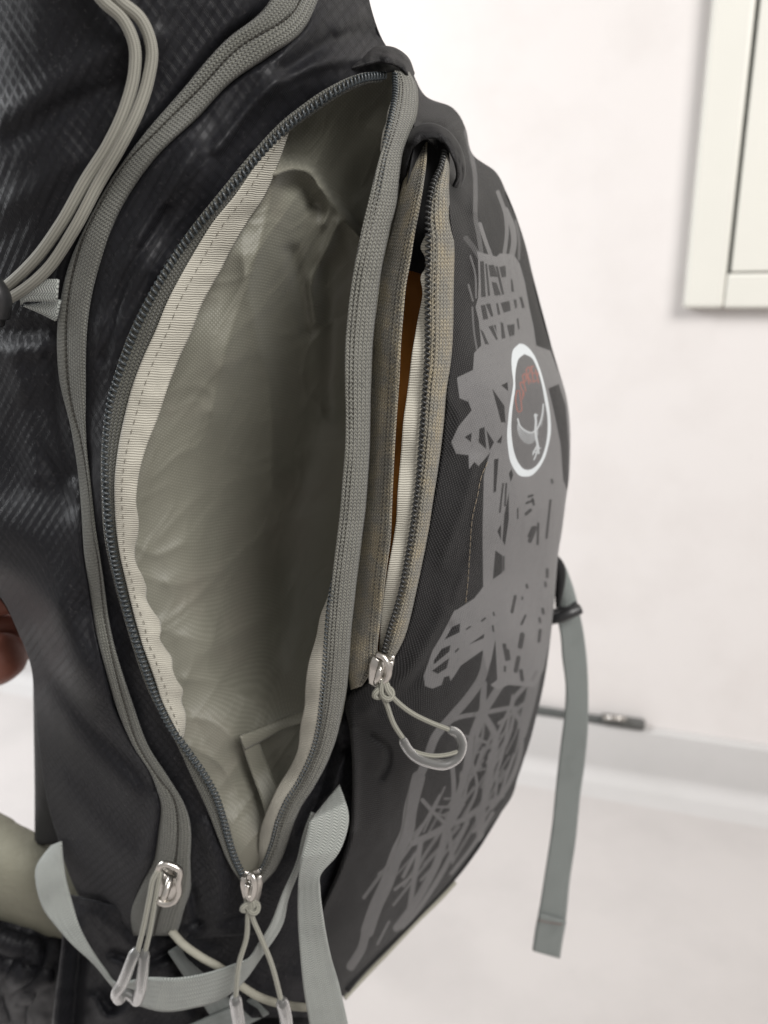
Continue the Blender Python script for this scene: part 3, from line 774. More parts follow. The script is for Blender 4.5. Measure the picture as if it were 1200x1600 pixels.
BH_L = [(669, 362), (661, 375), (657, 388), (663, 400), (665, 417), (658, 430), (660, 457), (653, 497), (645, 547), (637, 609), (631, 656), (627, 703), (622, 766), (619, 812), (612, 859), (604, 902), (599, 931), (596, 960), (594, 990), (592, 1022)]
hl = np.array(H_L)
BH_R = [(float(np.interp(v, hl[:, 1], hl[:, 0])) + 2, v) for u, v in BH_L]
cloth("binding_tape", zipz(BH_L, BH_R), lambda u, v, s, t: HSH(u, v) + .0012 + .004 * (1 - s), 12, 260, M['cream'], pack, thick=.0008,
      extra=lambda u, v, s, t: (1 - s) * (.0015 * np.sin(t * 38)))
# orange lining inside the front pocket
cloth("pocket_lining", [(622, 402, 690, 402), (612, 470, 706, 470), (604, 560, 704, 560), (598, 700, 692, 700), (590, 850, 672, 850), (580, 960, 645, 960), (570, 1040, 606, 1040)],
      lambda u, v, s, t: .378 + .018 * np.sin(np.pi * s), 30, 120, M['orange'], pack, extra=lambda u, v, s, t: .006 * fbm(u / 30, v / 90, 3, 61), thick=.0006)
cloth("dark_pocket_sheet", [(652, 206, 700, 206), (640, 270, 700, 270), (630, 330, 702, 330), (620, 390, 702, 395), (616, 415, 700, 440)],
      lambda u, v, s, t: .371 + .008 * np.sin(np.pi * s) + .012 * (1 - t), 20, 60, M['dark'], pack, thick=.0006)  # plain dark sheet across the upper end of the front pocket

# hoods of black cloth over the zip ends
cloth("zipper_hood", [(538, 92, 536, 114), (565, 82, 568, 104), (590, 76, 588, 99), (615, 78, 610, 101), (635, 92, 629, 112), (645, 116, 639, 130)], lambda u, v, s, t: .410 - .012 * s + .022 * t**2, 12, 60, M['dark'], pack, bulge=.002, extra=lambda u, v, s, t: .005 * fbm(t * 7, s * 2, 3, 71) + .010 * (1 - s)**2, thick=.0012)
cloth("zipper_hood", [(623, 286, 632, 286), (627, 245, 639, 250), (638, 214, 648, 229), (653, 200, 660, 220), (672, 196, 675, 217), (694, 204, 691, 221), (711, 222, 702, 238), (722, 248, 710, 258), (723, 274, 712, 276), (715, 298, 705, 292)], lambda u, v, s, t: .377 + .010 * np.abs(2 * t - 1)**2 + .010 * (1 - s)**1.5 + .003 * fbm(t * 9, s * 2, 2, 73), 12, 90, M['dark'], pack, bulge=.0008, thick=.0012)

# --- printed front panel
# print mask: drawn flat in the panel's own layout, then carried by the cloth
SS = 2; U0, V0, UW, VH = 520, 100, 400, 1500
gx = (np.arange(UW * SS) + .5) / SS + U0; gy = (np.arange(VH * SS) + .5) / SS + V0
def stroke(mask, pts, w, val=1.0, soft=.8, op='max'):
    if len(pts) > 2: pts = crom(pts, 10 * len(pts)).tolist()
    a = np.array(pts)
    i0 = max(0, int((a[:, 0].min() - w - 3 - U0) * SS)); i1 = min(UW * SS, int((a[:, 0].max() + w + 3 - U0) * SS))
    j0 = max(0, int((a[:, 1].min() - w - 3 - V0) * SS)); j1 = min(VH * SS, int((a[:, 1].max() + w + 3 - V0) * SS))
    if i1 <= i0 or j1 <= j0: return
    X, Y = np.meshgrid(gx[i0:i1], gy[j0:j1])
    d = pldist(X, Y, pts)
    m = np.clip((w / 2 - d) / soft + .5, 0, 1) * val
    b = mask[j0:j1, i0:i1]
    mask[j0:j1, i0:i1] = np.maximum(b, m) if op == 'max' else b * (1 - m)
def poly(mask, pts, val=1.0, op='max', soft=.8, smooth=False):
    if smooth: pts = crom(list(pts) + [pts[0]], 8 * len(pts)).tolist()[:-1]
    a = np.array(pts)
    i0 = max(0, int((a[:, 0].min() - 3 - U0) * SS)); i1 = min(UW * SS, int((a[:, 0].max() + 3 - U0) * SS))
    j0 = max(0, int((a[:, 1].min() - 3 - V0) * SS)); j1 = min(VH * SS, int((a[:, 1].max() + 3 - V0) * SS))
    X, Y = np.meshgrid(gx[i0:i1], gy[j0:j1])
    ins = np.zeros(X.shape, bool)
    n = len(a)
    for k in range(n):
        x0, y0 = a[k]; x1, y1 = a[(k + 1) % n]
        if y0 == y1: continue
        c = ((y0 > Y) != (y1 > Y)) & (X < (x1 - x0) * (Y - y0) / (y1 - y0) + x0)
        ins ^= c
    d = pldist(X, Y, np.vstack([a, a[:1]]).tolist())
    sd = np.where(ins, d, -d)
    m = np.clip(sd / soft + .5, 0, 1) * val
    b = mask[j0:j1, i0:i1]
    mask[j0:j1, i0:i1] = np.maximum(b, m) if op == 'max' else b * (1 - m)
def C(ox, oy, k, pts): return [(ox + x / k, oy + y / k) for x, y in pts]
G = np.zeros((VH * SS, UW * SS)); Wm = G.copy(); R = G.copy()
# upper lines
for pts, w, a in [([(728, 205), (737, 244), (742, 272), (743, 304), (743, 340), (748, 368), (752, 394)], 7, .5), ([(750, 350), (758, 375), (768, 402)], 6, .9), ([(778, 300), (790, 336), (792, 360), (788, 398)], 6, .8), ([(790, 328), (801, 356), (803, 380), (800, 398)], 9, .85), ([(806, 345), (811, 372), (811, 405)], 4, .5),
                  ([(735, 400), (742, 425), (744, 465)], 3, .7), ([(732, 445), (739, 470)], 3, .7), ([(738, 480), (741, 520), (745, 545)], 3, .6), ([(728, 372), (742, 390), (748, 400)], 8, .35)]:
    stroke(G, pts, w, a)
poly(G, [(745, 392), (757, 396), (776, 401), (781, 396), (802, 397), (812, 412), (820, 440), (827, 480), (834, 512), (838, 540), (860, 548), (870, 575), (880, 600), (892, 650), (897, 700), (896, 760), (888, 800), (880, 850), (872, 900), (864, 960), (859, 1000), (850, 1045), (836, 1075), (815, 1072), (795, 1070), (778, 1078), (766, 1070), (754, 1016), (720, 1040), (710, 1056), (704, 1064), (702, 1056), (694, 1058), (690, 1070), (676, 1076), (664, 1072), (662, 1056), (676, 1016), (690, 993), (710, 954), (715, 952), (741, 935), (755, 917), (754, 830), (756, 744), (760, 725), (766, 707), (748, 728), (741, 722), (733, 733), (732, 711), (713, 709), (705, 691), (716, 667), (737, 641), (732, 628), (718, 622), (714, 590), (739, 578), (741, 551), (752, 540), (748, 500), (743, 480), (747, 465), (748, 440), (747, 405)])
k1 = (690, 220, 5.0)
for q_ in ([(300, 940), (330, 940), (345, 1220), (310, 1220)], [(340, 960), (355, 960), (380, 1210), (362, 1215)], [(365, 970), (410, 970), (440, 1065), (380, 1060)], [(420, 980), (440, 980), (490, 1200), (470, 1200)], [(390, 1100), (430, 1110), (465, 1205), (415, 1210)], [(540, 1080), (553, 1080), (568, 1180), (545, 1180)],
           [(305, 1285), (340, 1280), (365, 1390), (325, 1400)], [(345, 1275), (380, 1270), (405, 1370), (385, 1375)], [(425, 1270), (440, 1265), (460, 1355), (440, 1360)], [(460, 1265), (530, 1250), (540, 1325), (485, 1345)], [(560, 1240), (585, 1240), (590, 1300), (575, 1310)], [(605, 1220), (630, 1220), (650, 1300), (630, 1310)],
           [(300, 1470), (325, 1490), (370, 1590), (340, 1590)], [(365, 1450), (400, 1440), (440, 1550), (425, 1555)], [(405, 1440), (425, 1440), (432, 1500)], [(460, 1420), (480, 1420), (500, 1540), (470, 1550)], [(510, 1440), (570, 1430), (570, 1520), (530, 1530)], [(585, 1390), (600, 1385), (612, 1470), (598, 1475)], [(450, 985), (500, 975), (505, 1060), (470, 1070)]):
    poly(G, C(*k1, q_), .85, 'sub')
for q_ in ([(857, 607), (873, 600), (884, 634), (889, 695), (888, 770), (880, 750), (876, 695), (866, 645)], [(769, 607), (788, 634), (790, 660), (783, 660)], [(783, 602), (793, 597), (794, 611)], [(749, 670), (757, 667), (760, 702), (748, 691)], [(760, 672), (772, 691), (765, 704)], [(726, 683), (737, 676), (736, 691)], [(776, 691), (785, 679), (783, 693)], [(772, 718), (779, 716), (775, 768), (771, 770)], [(795, 740), (799, 733), (802, 742), (798, 753)],
           [(795, 770), (795, 812), (789, 853), (785, 844), (788, 804)], [(777, 830), (783, 819), (783, 844)], [(774, 860), (785, 868), (785, 895), (770, 905)], [(733, 1007), (757, 990), (756, 997)], [(695, 999), (706, 980), (719, 974), (718, 988)], [(678, 1032), (690, 1014), (704, 1008), (702, 1018), (678, 1038)], [(675, 1048), (702, 1028), (698, 1044), (684, 1053)], [(774, 1000), (777, 1062), (760, 1075), (757, 1064), (768, 1030)]):
    poly(G, q_, .95, 'sub')
for pts, w in [([(786, 756), (781, 800)], 3), ([(791, 756), (789, 790)], 3), ([(787, 870), (787, 891)], 3), ([(822, 803), (829, 797)], 5), ([(823, 786), (833, 782)], 4), ([(826, 776), (832, 774)], 4), ([(832, 780), (834, 788)], 4), ([(809, 795), (809, 810)], 2.5), ([(860, 782), (854, 840)], 4), ([(828, 845), (836, 825)], 7), ([(826, 838), (832, 824)], 4), ([(841, 818), (840, 850)], 4), ([(805, 932), (800, 956)], 5), ([(855, 890), (855, 901)], 5), ([(823, 914), (824, 918)], 4), ([(816, 933), (816, 936)], 3), ([(771, 957), (772, 961)], 3), ([(753, 970), (758, 966)], 3), ([(729, 983), (735, 979)], 2.5), ([(770, 978), (771, 986)], 3), ([(816, 992), (813, 1010)], 8), ([(815, 975), (821, 962)], 4), ([(844, 985), (842, 1002)], 5), ([(848, 952), (849, 958)], 5), ([(843, 966), (844, 972)], 4), ([(788, 1008), (792, 1030)], 6), ([(794, 1016), (796, 1030)], 4), ([(810, 1028), (806, 1048)], 7), ([(814, 1048), (816, 1062)], 6), ([(789, 1042), (789, 1048)], 4), ([(712, 1018), (716, 1014)], 3), ([(838, 1050), (832, 1062)], 4), ([(862, 750), (863, 754)], 4), ([(852, 910), (853, 916)], 4)]:
    stroke(G, pts, w, .85, 1.2, 'sub')
# lower web of strokes
for pts, w in [([(764, 1005), (752, 1060), (732, 1090), (706, 1120), (680, 1152), (666, 1190), (650, 1226), (640, 1267), (635, 1300), (620, 1330), (602, 1380), (585, 1417), (572, 1455), (566, 1480), (548, 1510)], 15), ([(654, 1215), (641, 1267), (636, 1300), (622, 1330), (604, 1380), (587, 1417), (574, 1455)], 23), ([(756, 1068), (754, 1114)], 11), ([(785, 1066), (754, 1114)], 13), ([(796, 1106), (754, 1114)], 8), ([(822, 1070), (800, 1100), (814, 1132), (815, 1160), (806, 1200), (788, 1236), (768, 1262)], 8), ([(754, 1114), (738, 1158), (731, 1200), (717, 1250), (702, 1288)], 17), ([(754, 1114), (774, 1152), (770, 1185), (760, 1240), (748, 1285)], 12), ([(754, 1114), (706, 1126), (690, 1140)], 8), ([(800, 1100), (776, 1152)], 6), ([(796, 1120), (782, 1190), (766, 1232)], 5), ([(836, 1040), (826, 1090), (814, 1135)], 12), ([(845, 1040), (832, 1100), (818, 1150)], 8), ([(706, 1185), (709, 1240), (702, 1290)], 8), ([(660, 1250), (682, 1274), (700, 1290)], 7), ([(695, 1230), (662, 1300)], 3), ([(724, 1210), (722, 1250), (700, 1290)], 13), ([(645, 1317), (672, 1305), (700, 1290)], 11), ([(785, 1243), (752, 1262), (725, 1280), (700, 1290)], 9), ([(700, 1290), (707, 1342)], 9), ([(700, 1290), (686, 1340), (668, 1378), (645, 1416), (620, 1450)], 13), ([(657, 1318), (648, 1370), (639, 1425)], 9), ([(630, 1370), (648, 1335)], 6), ([(767, 1180), (756, 1255), (751, 1310)], 10), ([(803, 1180), (780, 1246)], 5), ([(745, 1270), (748, 1312)], 6), ([(730, 1285), (713, 1320), (692, 1360), (660, 1412), (630, 1450)], 8), ([(617, 1390), (648, 1365)], 5), ([(735, 1180), (745, 1230), (725, 1280)], 5), ([(778, 1200), (772, 1250), (740, 1300)], 5), ([(770, 1270), (740, 1320), (705, 1365)], 6), ([(720, 1300), (700, 1350), (680, 1385)], 5), ([(780, 1130), (800, 1115), (830, 1090)], 6), ([(726, 1150), (760, 1160)], 4), ([(738, 1205), (752, 1198)], 4), ([(608, 1440), (590, 1475)], 4)]:
    stroke(G, pts, w * .9, .75, 1.2)
for pts in ([(640, 1225), (628, 1300), (606, 1360)], [(752, 1075), (744, 1110), (716, 1150)], [(742, 1150), (736, 1200), (722, 1245)], [(764, 1170), (756, 1230)], [(640, 1330), (615, 1385), (596, 1430)]):
    stroke(G, pts, 1.6, .5, 1.0, 'sub')
rp = np.random.RandomState(5)
for k in range(24):                                     # fine hatching between the main strokes
    f = rp.rand(); v0 = 1085 + 250 * rp.rand()
    right = np.interp(v0, [1085, 1165, 1245, 1330, 1400], [838, 818, 792, 735, 690])
    u0 = right - 8 - (30 + .32 * (v0 - 1085)) * f - 20 * f
    ln = 50 + 110 * rp.rand(); sl = .22 + .0018 * (v0 - 1085) + .25 * rp.rand()
    cv = 14 * (rp.rand() - .3)
    stroke(G, [(u0, v0), (u0 - sl * ln * .5 + cv, v0 + ln * .5), (u0 - sl * ln, v0 + ln)], 2.0 + 3.5 * rp.rand(), .55 + .2 * rp.rand(), 1.2)
for k in range(8):                                     # short cross strokes
    v0 = 1110 + 250 * rp.rand(); right = np.interp(v0, [1085, 1165, 1245, 1330, 1400], [838, 818, 792, 735, 690])
    u0 = right - 10 - 80 * rp.rand(); a = rp.rand() * 1.2 - .9
    stroke(G, [(u0, v0), (u0 - 34 * math.cos(a), v0 - 34 * math.sin(a))], 2.5 + 2 * rp.rand(), .65, 1.2)
# emblem
k2 = (690, 520, 5.714)
outer = C(*k2, [(690, 100), (640, 150), (625, 230), (628, 330), (640, 450), (625, 560), (605, 680), (592, 800), (585, 920), (595, 1040), (615, 1150), (650, 1220), (690, 1270), (740, 1285), (800, 1275), (860, 1220), (910, 1140), (950, 1020), (975, 880), (970, 740), (945, 580), (910, 430), (870, 300), (820, 190), (760, 120), (720, 98)])
inner = C(*k2, [(740, 190), (690, 230), (668, 300), (657, 400), (657, 500), (643, 600), (628, 720), (622, 850), (632, 980), (652, 1080), (692, 1170), (732, 1215), (770, 1225), (830, 1200), (880, 1140), (920, 1040), (945, 900), (945, 760), (920, 600), (890, 440), (850, 310), (800, 220)])
poly(G, inner, 1.0)
poly(Wm, outer, 1.0, smooth=True); poly(Wm, inner, 1.0, 'sub', smooth=True)
poly(G, inner, .28, 'sub', smooth=True)
# lettering on an arc (O S P R E Y), squeezed by the panel's turn
letters = [[[(672, 520), (662, 580), (668, 650), (690, 705), (708, 700), (712, 640), (702, 570), (688, 515), (672, 520)]],
           [[(735, 560), (728, 520), (712, 500), (706, 470), (700, 455), (716, 440), (728, 452)], [(728, 520), (722, 590)]],
           [[(752, 520), (722, 385)], [(722, 385), (742, 365), (755, 395), (748, 430), (735, 440)]],
           [[(780, 455), (755, 330)], [(755, 330), (778, 305), (790, 345), (768, 380)], [(770, 385), (800, 440)]],
           [[(820, 440), (800, 300)], [(800, 300), (822, 300)], [(808, 360), (832, 362)], [(820, 440), (846, 425)]],
           [[(838, 330), (852, 385)], [(868, 350), (852, 385)], [(852, 385), (866, 445)]]]
for L in letters:
    for s_ in L: stroke(R, C(*k2, s_), 1.7, .85, 1.0)
# bird: raised wings, feathers, body
wing = C(*k2, [(680, 770), (700, 830), (750, 875), (800, 892), (850, 860), (880, 800), (900, 720), (908, 640)])
stroke(Wm, wing, 2.4, .75)
wc = crom(wing, 40)
for k in range(2, 38):
    x, y = wc[k]
    f = k / 39.0
    if .55 < f < .64: continue
    ln = (5 + 13 * math.sin(math.pi * min(1, f / .62))) if f < .6 else (4 + 5 * (1 - f))
    dx, dy = (-.25 + .55 * f, 1.0) if f < .6 else (.35, .8)
    stroke(Wm, [(x, y), (x + dx * ln, y + dy * ln)], 1.0, .55 if f < .6 else .4)
stroke(Wm, C(*k2, [(838, 730), (842, 800), (838, 880), (850, 960), (862, 1020)]), 3.6, .75)
stroke(Wm, C(*k2, [(830, 740), (852, 735)]), 3.0, .6)
for s_ in ([(850, 1010), (825, 1060), (815, 1085)], [(862, 1020), (868, 1070)], [(858, 1040), (835, 1110), (826, 1130)], [(840, 1040), (880, 1030)], [(820, 1060), (870, 1075)]):
    stroke(Wm, C(*k2, s_), 2.2, .7)
def samp(mask, u, v):
    x = np.clip((u - U0) * SS - .5, 0, UW * SS - 2); y = np.clip((v - V0) * SS - .5, 0, VH * SS - 2)
    i = x.astype(int); j = y.astype(int); fx = x - i; fy = y - j
    return (mask[j, i] * (1 - fx) + mask[j, i + 1] * fx) * (1 - fy) + (mask[j + 1, i] * (1 - fx) + mask[j + 1, i + 1] * fx) * fy

FP = [(636, 112, 643, 110), (642, 150, 663, 148), (646, 200, 708, 169), (680, 232, 728, 202), (696, 262, 738, 240), (697, 300, 774, 268), (700, 340, 791, 300), (704, 385, 808, 342), (703, 430, 822, 386), (703, 470, 831, 424), (702, 515, 844, 474), (700, 560, 858, 528), (694, 609, 872, 575), (690, 656, 886, 625), (686, 700, 891, 675), (680, 740, 890, 736), (672, 785, 884, 783), (664, 830, 878, 830), (656, 875, 872, 868), (646, 922, 867, 930), (636, 965, 862, 980), (624, 1000, 856, 1030), (600, 1040, 849, 1072), (566, 1066, 838, 1120), (546, 1085, 826, 1165), (540, 1105, 812, 1205), (546, 1140, 801, 1242), (550, 1190, 772, 1284), (550, 1240, 742, 1328), (546, 1300, 711, 1370), (528, 1360, 662, 1424), (502, 1420, 604, 1484), (486, 1490, 556, 1532), (480, 1560, 538, 1556)]
m_, n_ = 1150, 250
qf = crom(FP, m_)
s_ = np.linspace(0, 1, n_)[None, :]
U = qf[:, 0:1] * (1 - s_) + qf[:, 2:3] * s_; V = qf[:, 1:2] * (1 - s_) + qf[:, 3:4] * s_
S = s_ + 0 * U
fr_folds = [([(560, 1120), (610, 1090), (660, 1020), (720, 900)], 13, .0028), ([(590, 1110), (650, 1060), (700, 980)], 11, -.0026), ([(690, 880), (720, 800), (742, 720)], 10, .002), ([(700, 940), (730, 850)], 8, -.0016),
            ([(580, 1150), (605, 1170), (606, 1195), (596, 1215)], 6, -.003), ([(700, 300), (730, 350), (735, 430)], 12, -.003), ([(722, 215), (738, 260), (742, 330)], 7, .004), ([(735, 205), (748, 260)], 6, -.003), ([(660, 180), (700, 190), (722, 215)], 9, .004), ([(660, 195), (690, 200)], 6, -.004),
            ([(700, 620), (715, 650), (712, 700)], 12, .002), ([(640, 1330), (600, 1420), (570, 1500)], 20, .002), ([(549, 1140), (551, 1200), (548, 1290)], 9, .004)]
Yf = FRONT(U, V) - folds(U, V, fr_folds) + .0022 * fbm(U / 60, V / 90, 3, 81) * smooth01(S * 8)
wpx = np.maximum(qf[:, 2:3] - qf[:, 0:1], 30.0)
e_ = np.clip(1 - (1 - S) * wpx / 22.0, 0, 1)
Yf = Yf + .020 * (1 - np.sqrt(np.clip(1 - e_**2, 0, 1)))
Yf = Yf + .005 * np.clip((.05 - S) / .05, 0, 1)**2
posf = P(U, V, Yf)
col_ = np.stack([samp(G, U, V), samp(Wm, U, V), samp(R, U, V), np.ones_like(U)], -1)
# beyond the visible turn the cloth carries on round the far side
nb = 14
kb = np.linspace(0, 1, nb + 1)[1:]
rim = posf[:, -1]
back = np.stack([rim + np.array([-.045 * k**1.6, .13 * k, -.005 * k]) for k in kb], 1)
posf = np.concatenate([posf, back], 1)
col_ = np.concatenate([col_, np.zeros((m_, nb, 4))], 1); col_[..., 3] = 1
fp = mesh_obj("front_panel", posf.reshape(-1, 3), grid_faces(m_, n_ + nb, True), M['front'], pack, grid_uv(posf), colattr=col_.reshape(-1, 4))
fp['label'] = "dark grey twill panel with lighter grey scribble print and oval white emblem"
def front_path(pts, off, n=80):
    c = crom(pts, n); return P(c[:, 0], c[:, 1], FRONT(c[:, 0], c[:, 1]) + off)
stitches("seam_thread", front_path([(762, 722), (752, 745), (746, 775), (739, 804), (734, 865), (731, 909), (727, 949)], -.0008), M['thread_tan'], fp, pitch=.004, rad=.00022, lift=.0003, duty=.95)
# --- lower body, base, far side
cloth("lower_panel", [(540, 1050, 600, 1050), (512, 1150, 600, 1130), (488, 1215, 590, 1200), (455, 1270, 580, 1270), (432, 1330, 565, 1330), (385, 1395, 545, 1400), (320, 1440, 525, 1450), (285, 1480, 512, 1500), (330, 1530, 505, 1545), (395, 1590, 500, 1590)],
      lambda u, v, s, t: .377 + .012 * s - .003 * np.sin(np.pi * s) + .030 * t**1.5 * s, 60, 120, M['ripstop'], pack, extra=lambda u, v, s, t: .006 * fbm(u / 60, v / 60, 3, 91), fold=[([(520, 1160), (500, 1230), (470, 1300)], 10, -.006), ([(540, 1180), (520, 1240)], 8, .004)])
cloth("side_pocket", [(96, 1395, 300, 1445), (98, 1450, 320, 1480), (92, 1510, 350, 1530), (84, 1570, 380, 1580), (78, 1630, 410, 1640), (74, 1720, 430, 1720)],
      lambda u, v, s, t: .412 - .018 * np.sin(np.pi * s), 70, 100, M['ripstop'], pack,
      fold=[([(100, 1450), (92, 1530), (84, 1640)], 10, .010), ([(125, 1480), (118, 1560), (112, 1640)], 10, -.012), ([(145, 1560), (170, 1590), (200, 1580), (215, 1550)], 9, .006), ([(180, 1490), (230, 1500), (280, 1480)], 10, -.006), ([(160, 1620), (200, 1640)], 10, -.006)],
      extra=lambda u, v, s, t: .006 * fbm(u / 50, v / 60, 3, 95))
SIL = [(645, -340, .445), (618, -200, .43), (592, -90, .425), (577, 0, .425), (600, 68, .43), (637, 108, .435), (663, 150, .462), (708, 172, .468), (738, 242, .480), (790, 302, .485), (829, 424, .50), (864, 550, .505), (886, 650, .507), (888, 734, .507), (870, 866, .507), (854, 1000, .507), (836, 1120, .505), (799, 1238, .500), (708, 1366, .486), (600, 1482, .464), (535, 1550, .45), (500, 1640, .44)]
LEFTR = [(-250, -450, .478), (-250, -250, .462), (-250, -100, .462), (-250, 50, .458), (-250, 200, .455), (-250, 300, .46), (-250, 400, .465), (-250, 500, .47), (-250, 580, .47), (-245, 650, .47), (-200, 720, .47), (-150, 790, .465), (-100, 850, .455), (-48, 892, .44), (2, 938, .42), (28, 988, .42), (50, 1044, .42), (56, 1110, .42), (64, 1170, .42), (80, 1270, .42), (106, 1350, .42), (140, 1430, .42)]
mr, nr = 120, 40
a_ = crom(SIL, mr); b_ = crom(LEFTR, mr)
A = P(a_[:, 0], a_[:, 1], a_[:, 2] + .004); B = P(b_[:, 0], b_[:, 1], b_[:, 2] + .004)
t_ = np.linspace(0, 1, nr)[None, :, None]
A2 = A + np.array([-.02, .17, 0.0]); B2 = B + np.array([.02, .17, 0.0])
hull = (1 - t_)**3 * A[:, None] + 3 * (1 - t_)**2 * t_ * A2[:, None] + 3 * (1 - t_) * t_**2 * B2[:, None] + t_**3 * B[:, None]
cloth_hull = mesh_obj("far_side_panel", hull.reshape(-1, 3), grid_faces(mr, nr), M['dark'], pack, grid_uv(hull))
# lid closing the top
fu = np.linspace(-250, 645, 26); fv = np.interp(fu, [-250, 520, 645], [-450, -340, -340])
rim_ = np.concatenate([P(fu, fv, BODY(fu, fv)), hull[0, 2:-2:2]])
cl = rim_.mean(0)
LVS = [(1.0, -.012), (1.02, .006), (.97, .026), (.82, .046), (.55, .060), (.25, .066)]
LV = [np.c_[(cl + (rim_ - cl) * k)[:, :2], rim_[:, 2] * (k if k < 1 else 1) + cl[2] * (1 - (k if k < 1 else 1)) + dz] for k, dz in LVS]
nl = len(rim_)
LF = [[k * nl + i, k * nl + (i + 1) % nl, (k + 1) * nl + (i + 1) % nl, (k + 1) * nl + i] for k in range(len(LV) - 1) for i in range(nl)] + [[(len(LV) - 1) * nl + i for i in range(nl)]]
LVV = np.concatenate(LV)
mesh_obj("lid", LVV, LF, M['ripstop'], pack, LVV[:, [0, 1]])
# base: from under the visible pockets down to the floor
ring_top = [P(u, v, y) for u, v, y in [(84, 1590, .42), (140, 1600, .40), (230, 1610, .392), (330, 1600, .388), (420, 1592, .386), (480, 1590, .40), (528, 1568, .44)]]
ring_top += [np.array([-.055, .52, CAM_H - .47]), np.array([-.10, .56, CAM_H - .47]), np.array([-.17, .55, CAM_H - .47]), np.array([-.205, .50, CAM_H - .47])]
rt = np.array(ring_top)
cen = rt.mean(0)
lv = []
for k, (sc, zf) in enumerate([(1.0, 1.0), (1.0, .75), (.98, .45), (.95, .18), (.90, .04), (.80, 0.0)]):
    r_ = cen + (rt - cen) * sc; r_[:, 2] = .0015 + (rt[:, 2] - .0015) * zf
    lv.append(r_)
nb_ = len(rt)
BF = [[k * nb_ + i, k * nb_ + (i + 1) % nb_, (k + 1) * nb_ + (i + 1) % nb_, (k + 1) * nb_ + i] for k in range(len(lv) - 1) for i in range(nb_)]
BF.append([(len(lv) - 1) * nb_ + i for i in range(nb_)]); BF.append(list(range(nb_))[::-1])
bs = mesh_obj("base", np.concatenate(lv), BF, M['dark'], pack, np.concatenate(lv)[:, :2])
md = bs.modifiers.new("round", 'SUBSURF'); md.levels = 2; md.render_levels = 2

# piping along the base and the front's lower edge
tube("piping", path3([(268, 1455, .380), (285, 1474, .374), (312, 1494, .370), (345, 1513, .369), (378, 1541, .369), (406, 1558, .370), (441, 1569, .372), (480, 1574, .376), (512, 1572, .392), (530, 1566, .41)], 90), .0023, M['piping'], pack, 10)
tube("piping", path3([(712, 1378, .488), (690, 1402, .482), (655, 1436, .474), (604, 1490, .462), (560, 1536, .452), (538, 1560, .446)], 70), .0016, M['piping'], pack, 8)
tube("edge_roll", path3([(804, 1230, .504), (770, 1283, .498), (710, 1366, .486), (655, 1424, .474), (604, 1476, .462), (560, 1520, .452), (540, 1545, .446)], 70), np.interp(np.linspace(0, 1, 70), [0, .25, 1], [.0008, .0030, .0035]), M['dark'], pack, 10)

# --- webbing straps
st = cloth("compression_strap", [(500, 1262, 530, 1225), (489, 1276, 538, 1246), (479, 1308, 545, 1284), (471, 1342, 528, 1335), (467, 1366, 503, 1364), (465, 1400, 499, 1395), (465, 1430, 505, 1440), (468, 1480, 515, 1490), (475, 1550, 530, 1542), (485, 1610, 545, 1610), (495, 1670, 555, 1670)],
      lambda u, v, s, t: np.interp(t, [0, .06, .2, .33, .5, 1], [.366, .352, .345, .349, .350, .352]) + .006 * (s - .5) * np.interp(t, [0, .2, .33, .6], [2, 1, -1, 0]), 14, 160, M['webbing'], pack, thick=.0013)
cloth("compression_strap", [(97, 1314, 82, 1322), (99, 1340, 61, 1348), (104, 1375, 58, 1380), (112, 1405, 67, 1413), (126, 1450, 88, 1445), (147, 1488, 114, 1474), (166, 1515, 150, 1506), (182, 1534, 180, 1542), (200, 1532, 199, 1560), (227, 1527, 222, 1570), (280, 1527, 258, 1578), (332, 1517, 300, 1573), (364, 1506, 345, 1560), (388, 1496, 378, 1534), (403, 1474, 410, 1490), (421, 1445, 437, 1450), (441, 1395, 449, 1402), (463, 1345, 468, 1350), (474, 1300, 479, 1302), (486, 1268, 491, 1270)],
      lambda u, v, s, t: np.interp(t, [0, .12, .3, .45, .55, .7, .8, 1], [.408, .396, .378, .362, .360, .358, .358, .366]) + .004 * s, 12, 260, M['webbing'], pack, thick=.0012)
# two short straps crossing the base
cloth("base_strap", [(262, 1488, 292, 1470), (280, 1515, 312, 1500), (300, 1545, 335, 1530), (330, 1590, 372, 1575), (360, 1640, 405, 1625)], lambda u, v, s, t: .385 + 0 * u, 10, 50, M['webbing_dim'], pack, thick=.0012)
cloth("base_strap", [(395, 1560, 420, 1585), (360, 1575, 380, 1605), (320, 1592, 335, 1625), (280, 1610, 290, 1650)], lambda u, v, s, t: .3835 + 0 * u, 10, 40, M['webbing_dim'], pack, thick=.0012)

# strap hanging on the far side with its bar buckle
SY = .545
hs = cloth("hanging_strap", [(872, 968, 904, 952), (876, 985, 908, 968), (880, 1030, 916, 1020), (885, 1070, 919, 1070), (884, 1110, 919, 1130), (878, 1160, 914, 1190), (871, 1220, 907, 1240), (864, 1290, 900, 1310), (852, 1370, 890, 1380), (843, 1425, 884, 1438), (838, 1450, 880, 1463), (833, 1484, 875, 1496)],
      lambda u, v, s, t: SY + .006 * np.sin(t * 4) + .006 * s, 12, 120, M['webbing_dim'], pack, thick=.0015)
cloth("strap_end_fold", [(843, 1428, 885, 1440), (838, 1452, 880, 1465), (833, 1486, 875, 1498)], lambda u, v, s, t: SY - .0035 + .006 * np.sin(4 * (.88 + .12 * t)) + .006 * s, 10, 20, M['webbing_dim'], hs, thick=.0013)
stitches("strap_stitch", path3([(842, 1438, SY - .010), (862, 1442, SY - .008), (884, 1445, SY - .005)], 30), M['thread_red'], hs, pitch=.003, rad=.0005, lift=0, duty=.8)
